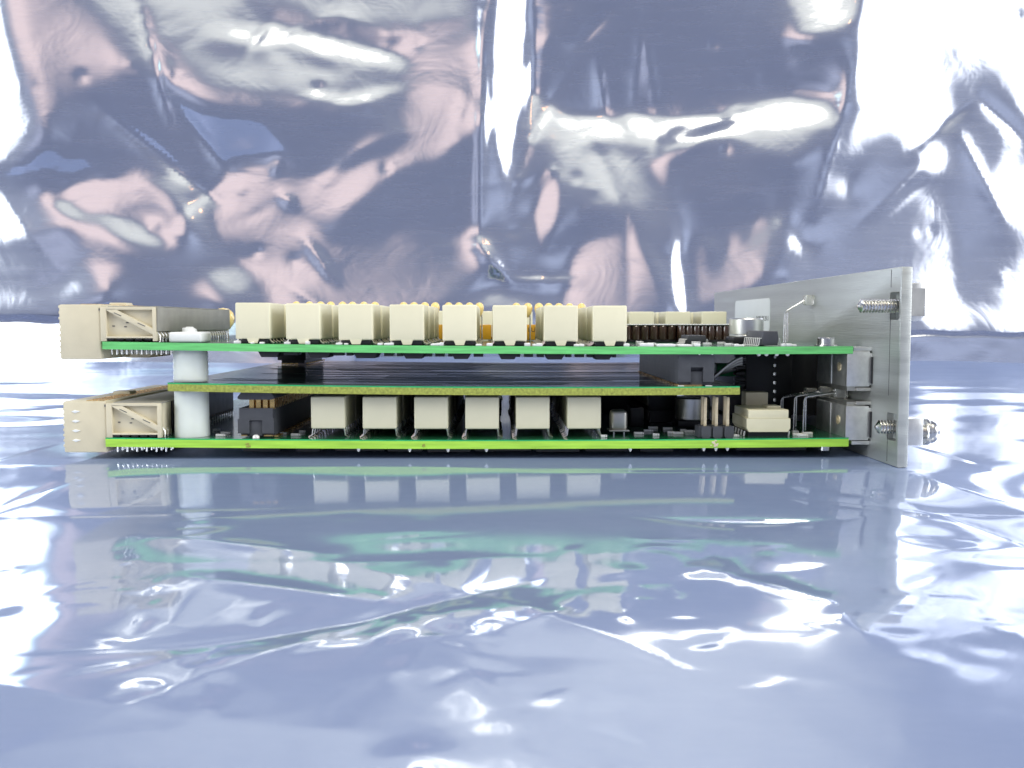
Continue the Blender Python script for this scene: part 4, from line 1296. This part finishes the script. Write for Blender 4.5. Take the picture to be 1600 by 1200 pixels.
MB().box(x0 + 0.4, x1 - 0.4, Y + 0.5, Y + 12.5, zq + 0.02, zq + 1.12).build('base', M['black'], sock)
lg = MB()
for xx in (x0 - 0.2, x1 + 0.1):
    for k in range(5):
        lg.tube([(xx, Y + 1 + k * 2.5, zq + 1.2), (xx - 0.2, Y + 1 + k * 2.5, zq + 0.05)], 0.22, 5)
lg.build('leads', M['solder'], sock)

# ---- second electrolytic can under the middle board
cxx = X(1082, 24, 635)
zq = zL(cxx)
cp2 = MB().lathe([(3.9, zq + 1.8), (4.1, zq + 2.1), (4.1, zq + 6.9), (3.8, zq + 7.3), (0.2, zq + 7.3)], (cxx, 24, 0), 'z', 36).build('electrolytic_capacitor', M['can'], card)
MB().box(cxx - 4.2, cxx + 4.2, 20, 28, zq + 0.1, zq + 1.9, b=0.4).build('base', M['black'], cp2)
for px, Y in ((1015, 14), (1022, 20), (1050, 10), (1062, 9), (1070, 14), (1045, 18), (1080, 12), (1000, 9), (945, 4), (1150, 3), (1027, 6), (1250, 4), (1265, 6), (1246, 9), (1258, 2.5), (460, 6), (470, 12), (440, 8), (350, 8), (335, 14), (342, 4)):
    x = X(px, Y, 680)
    d_ = random.choice((0, 1))
    o = smd(px, Y, 1.6 if d_ else 0.8, 0.9, 0.55, zL, lower, 1, random.choice(('black', 'brown', 'beige')))

# ---- big black connector behind, with its bowed contact springs
Y = 32
x0, x1 = X(1166, Y, 580), X(1238, Y, 580)
z0_, z1_ = zL(x1) + 0.5, zU(x1) - TU - 0.02
bb = MB().box(x0, x1, Y, Y + 80, z0_, z1_, b=0.15).box(x1 + 0.05, xi - 0.05, Y + 3, Y + 80, z0_ + 1, z1_ - 1).build('front_connector', M['black'], card)
tag(bb, 'large black front connector between the boards behind the panel')
for k in range(6):
    p = P(1210, 557 + 13.5 * k, Y)
    MB().lathe([(0.1, -0.7), (0.45, -0.4), (0.5, 0.3), (0.1, 0.6)], (p.x, Y - 0.2, p.z), 'z', 10).build('contact_pin', M['lead'], bb)
sp = MB()
for k in range(5):
    yy = 16 + k * 6
    xk = X(1163, yy, 560)
    zz0 = zM(30)
    pts = []
    for q in range(9):
        a = q / 8
        pts.append((xk - 7.5 * (1 - a) ** 1.3 - 0.5, yy, zz0 + 0.2 + (5.4 - k * 0.9) * math.sin(a * math.pi / 2)))
    sp.tube(pts, 0.42, 6)
sp.build('contact_spring', M['steel'], bb)
MB().box(X(1120, 40, 570), X(1150, 40, 570), 40, 46, zM(30) + 0.0, zM(30) + 3.2, b=0.2).build('green_block', M['mask_band'], card)
rb = MB()
for k in range(7):
    zz = Z(556 + 9 * k, 29, 1164)
    rb.box(X(1150, 29, 580), X(1165, 29, 580), 29.0, 32.0, zz - 0.55, zz + 0.25, b=0.15)
rb.build('contact_comb', M['black'], bb)

# ---- mounting brackets
def bracket(zt, zb, label, flip):
    x0, x1 = X(1323.5, 0, 580), X(1359.5, 0, 580)
    d_ = 19.0
    root = MB()
    root.box(x0, x1, 0.1, 1.0, zb, zt, b=0.12)
    root.box(x0, x0 + 0.8, 0.6, d_, zb, zt, b=0.12)
    root.box(x1 - 0.6, xi, 0.2, d_, zb + 0.4, zt - 0.4, b=0.1)
    o = root.build('mounting_bracket', M['plate'], card)
    tag(o, label)
    ya_, yb_ = 9.5, d_
    MB().box(x0 - 0.14, x0 + 0.05, ya_, yb_, zb + 0.05, zt - 0.05, b=0.05).build('side_plate', M['plate'], o)
    MB().lathe([(1.0, -0.22), (1.0, 0.0)], (x0, 4.6, (zb + zt) / 2 + 0.3), 'x', 20).lathe([(0.45, -0.3), (0.45, 0)], (x0, 4.6, (zb + zt) / 2 + 0.3), 'x', 12).build('rivet', M['pin_gold'], o)
    tz = (zb - 1.0, zb - 0.25) if flip else (zt + 0.25, zt + 1.0)
    MB().box(x0 + 2.2, xi, 0.3, 6.0, tz[0], tz[1], b=0.1).box(x0 + 0.5, x1 - 0.5, 1.2, 14, min(tz[0], zb) if flip else zt - 0.1, zb + 0.1 if flip else tz[1] - 0.2).build('tongue', M['steel'], o)
    tz = (zt + 0.05, zt + 0.9) if flip else (zb - 1.0, zb - 0.2)
    MB().box(x0 + 1.5, xi, 0.5, 8.0, tz[0], tz[1], b=0.1).build('edge_tab', M['plate'], o)
    MB().box(xi - 0.25, xi - 0.02, -0.4, 0.2, zb + 0.6, zt - 1.2).build('gap_shade_strip', M['black'], o)  # solid black strip standing in for shade between bracket and panel
    return o


bracket(Z(549, 0, 1340), Z(604, 0, 1340), 'plated bracket fixing the upper board to the panel', True)
bracket(Z(634.5, 0, 1340), Z(688, 0, 1340), 'plated bracket fixing the lower board to the panel', False)

# ---- indicator lamps (clear bodies on the panel, bent wire legs)
def led(tip, bend, feet, r, label=None, n=3, spread=1.0, body=(1.9, 2.3)):
    """tip: where the body meets the legs, bend: where legs turn down, feet: on the board"""
    t, b_, f_ = Vector(tip), Vector(bend), Vector(feet)
    root = MB().box(t.x - 0.3, t.x + body[0], t.y - body[1] / 2, t.y + body[1] / 2, t.z - body[1] / 2, t.z + body[1] / 2, b=0.35, seg=3).build('indicator_lamp', M['clear'], card)
    if label:
        tag(root, label)
    lg_ = MB()
    for k in range(n):
        o_ = (k - (n - 1) / 2) * spread
        off = Vector((o_ * 0.7, o_, o_ * 0.3))
        m1 = b_ + off + (t - b_).normalized() * 0.7
        m2 = b_ + off + (f_ - b_).normalized() * 0.7
        lg_.tube([t + off * 0.5, m1, b_ + off + (t - b_).normalized() * 0.2 + (f_ - b_).normalized() * 0.2, m2, f_ + off * 1.3], 0.2, 6)
    lg_.build('wire_legs', M['lead'], root)
    return root


yl = panel_y(1268)
t = P(1262, 469, yl)
bnd = P(1229, 486, yl - 4)
ft = P(1228, 535, yl - 6)
ft.z = zU(ft.x)
led((xi - 1.9, yl, t.z), (bnd.x, yl - 4, bnd.z), (ft.x, yl - 6, ft.z), 1, 'clear indicator lamp with bent legs on the panel above the boards', body=(1.95, 2.6))
for k, (px, py, Yl, pf_) in enumerate(((1259, 614, 30, 1222), (1283, 612, 20, 1243), (1306, 613, 12, 1258))):
    p = P(px, py, Yl)
    q = P(pf_, py + 5, Yl)
    led((p.x, Yl, p.z), (q.x, Yl, q.z - 0.2), (q.x - 0.1, Yl, zL(q.x)), 1, 'clear indicator lamp between the two brackets', n=2, spread=1.1, body=(2.4, 2.5))
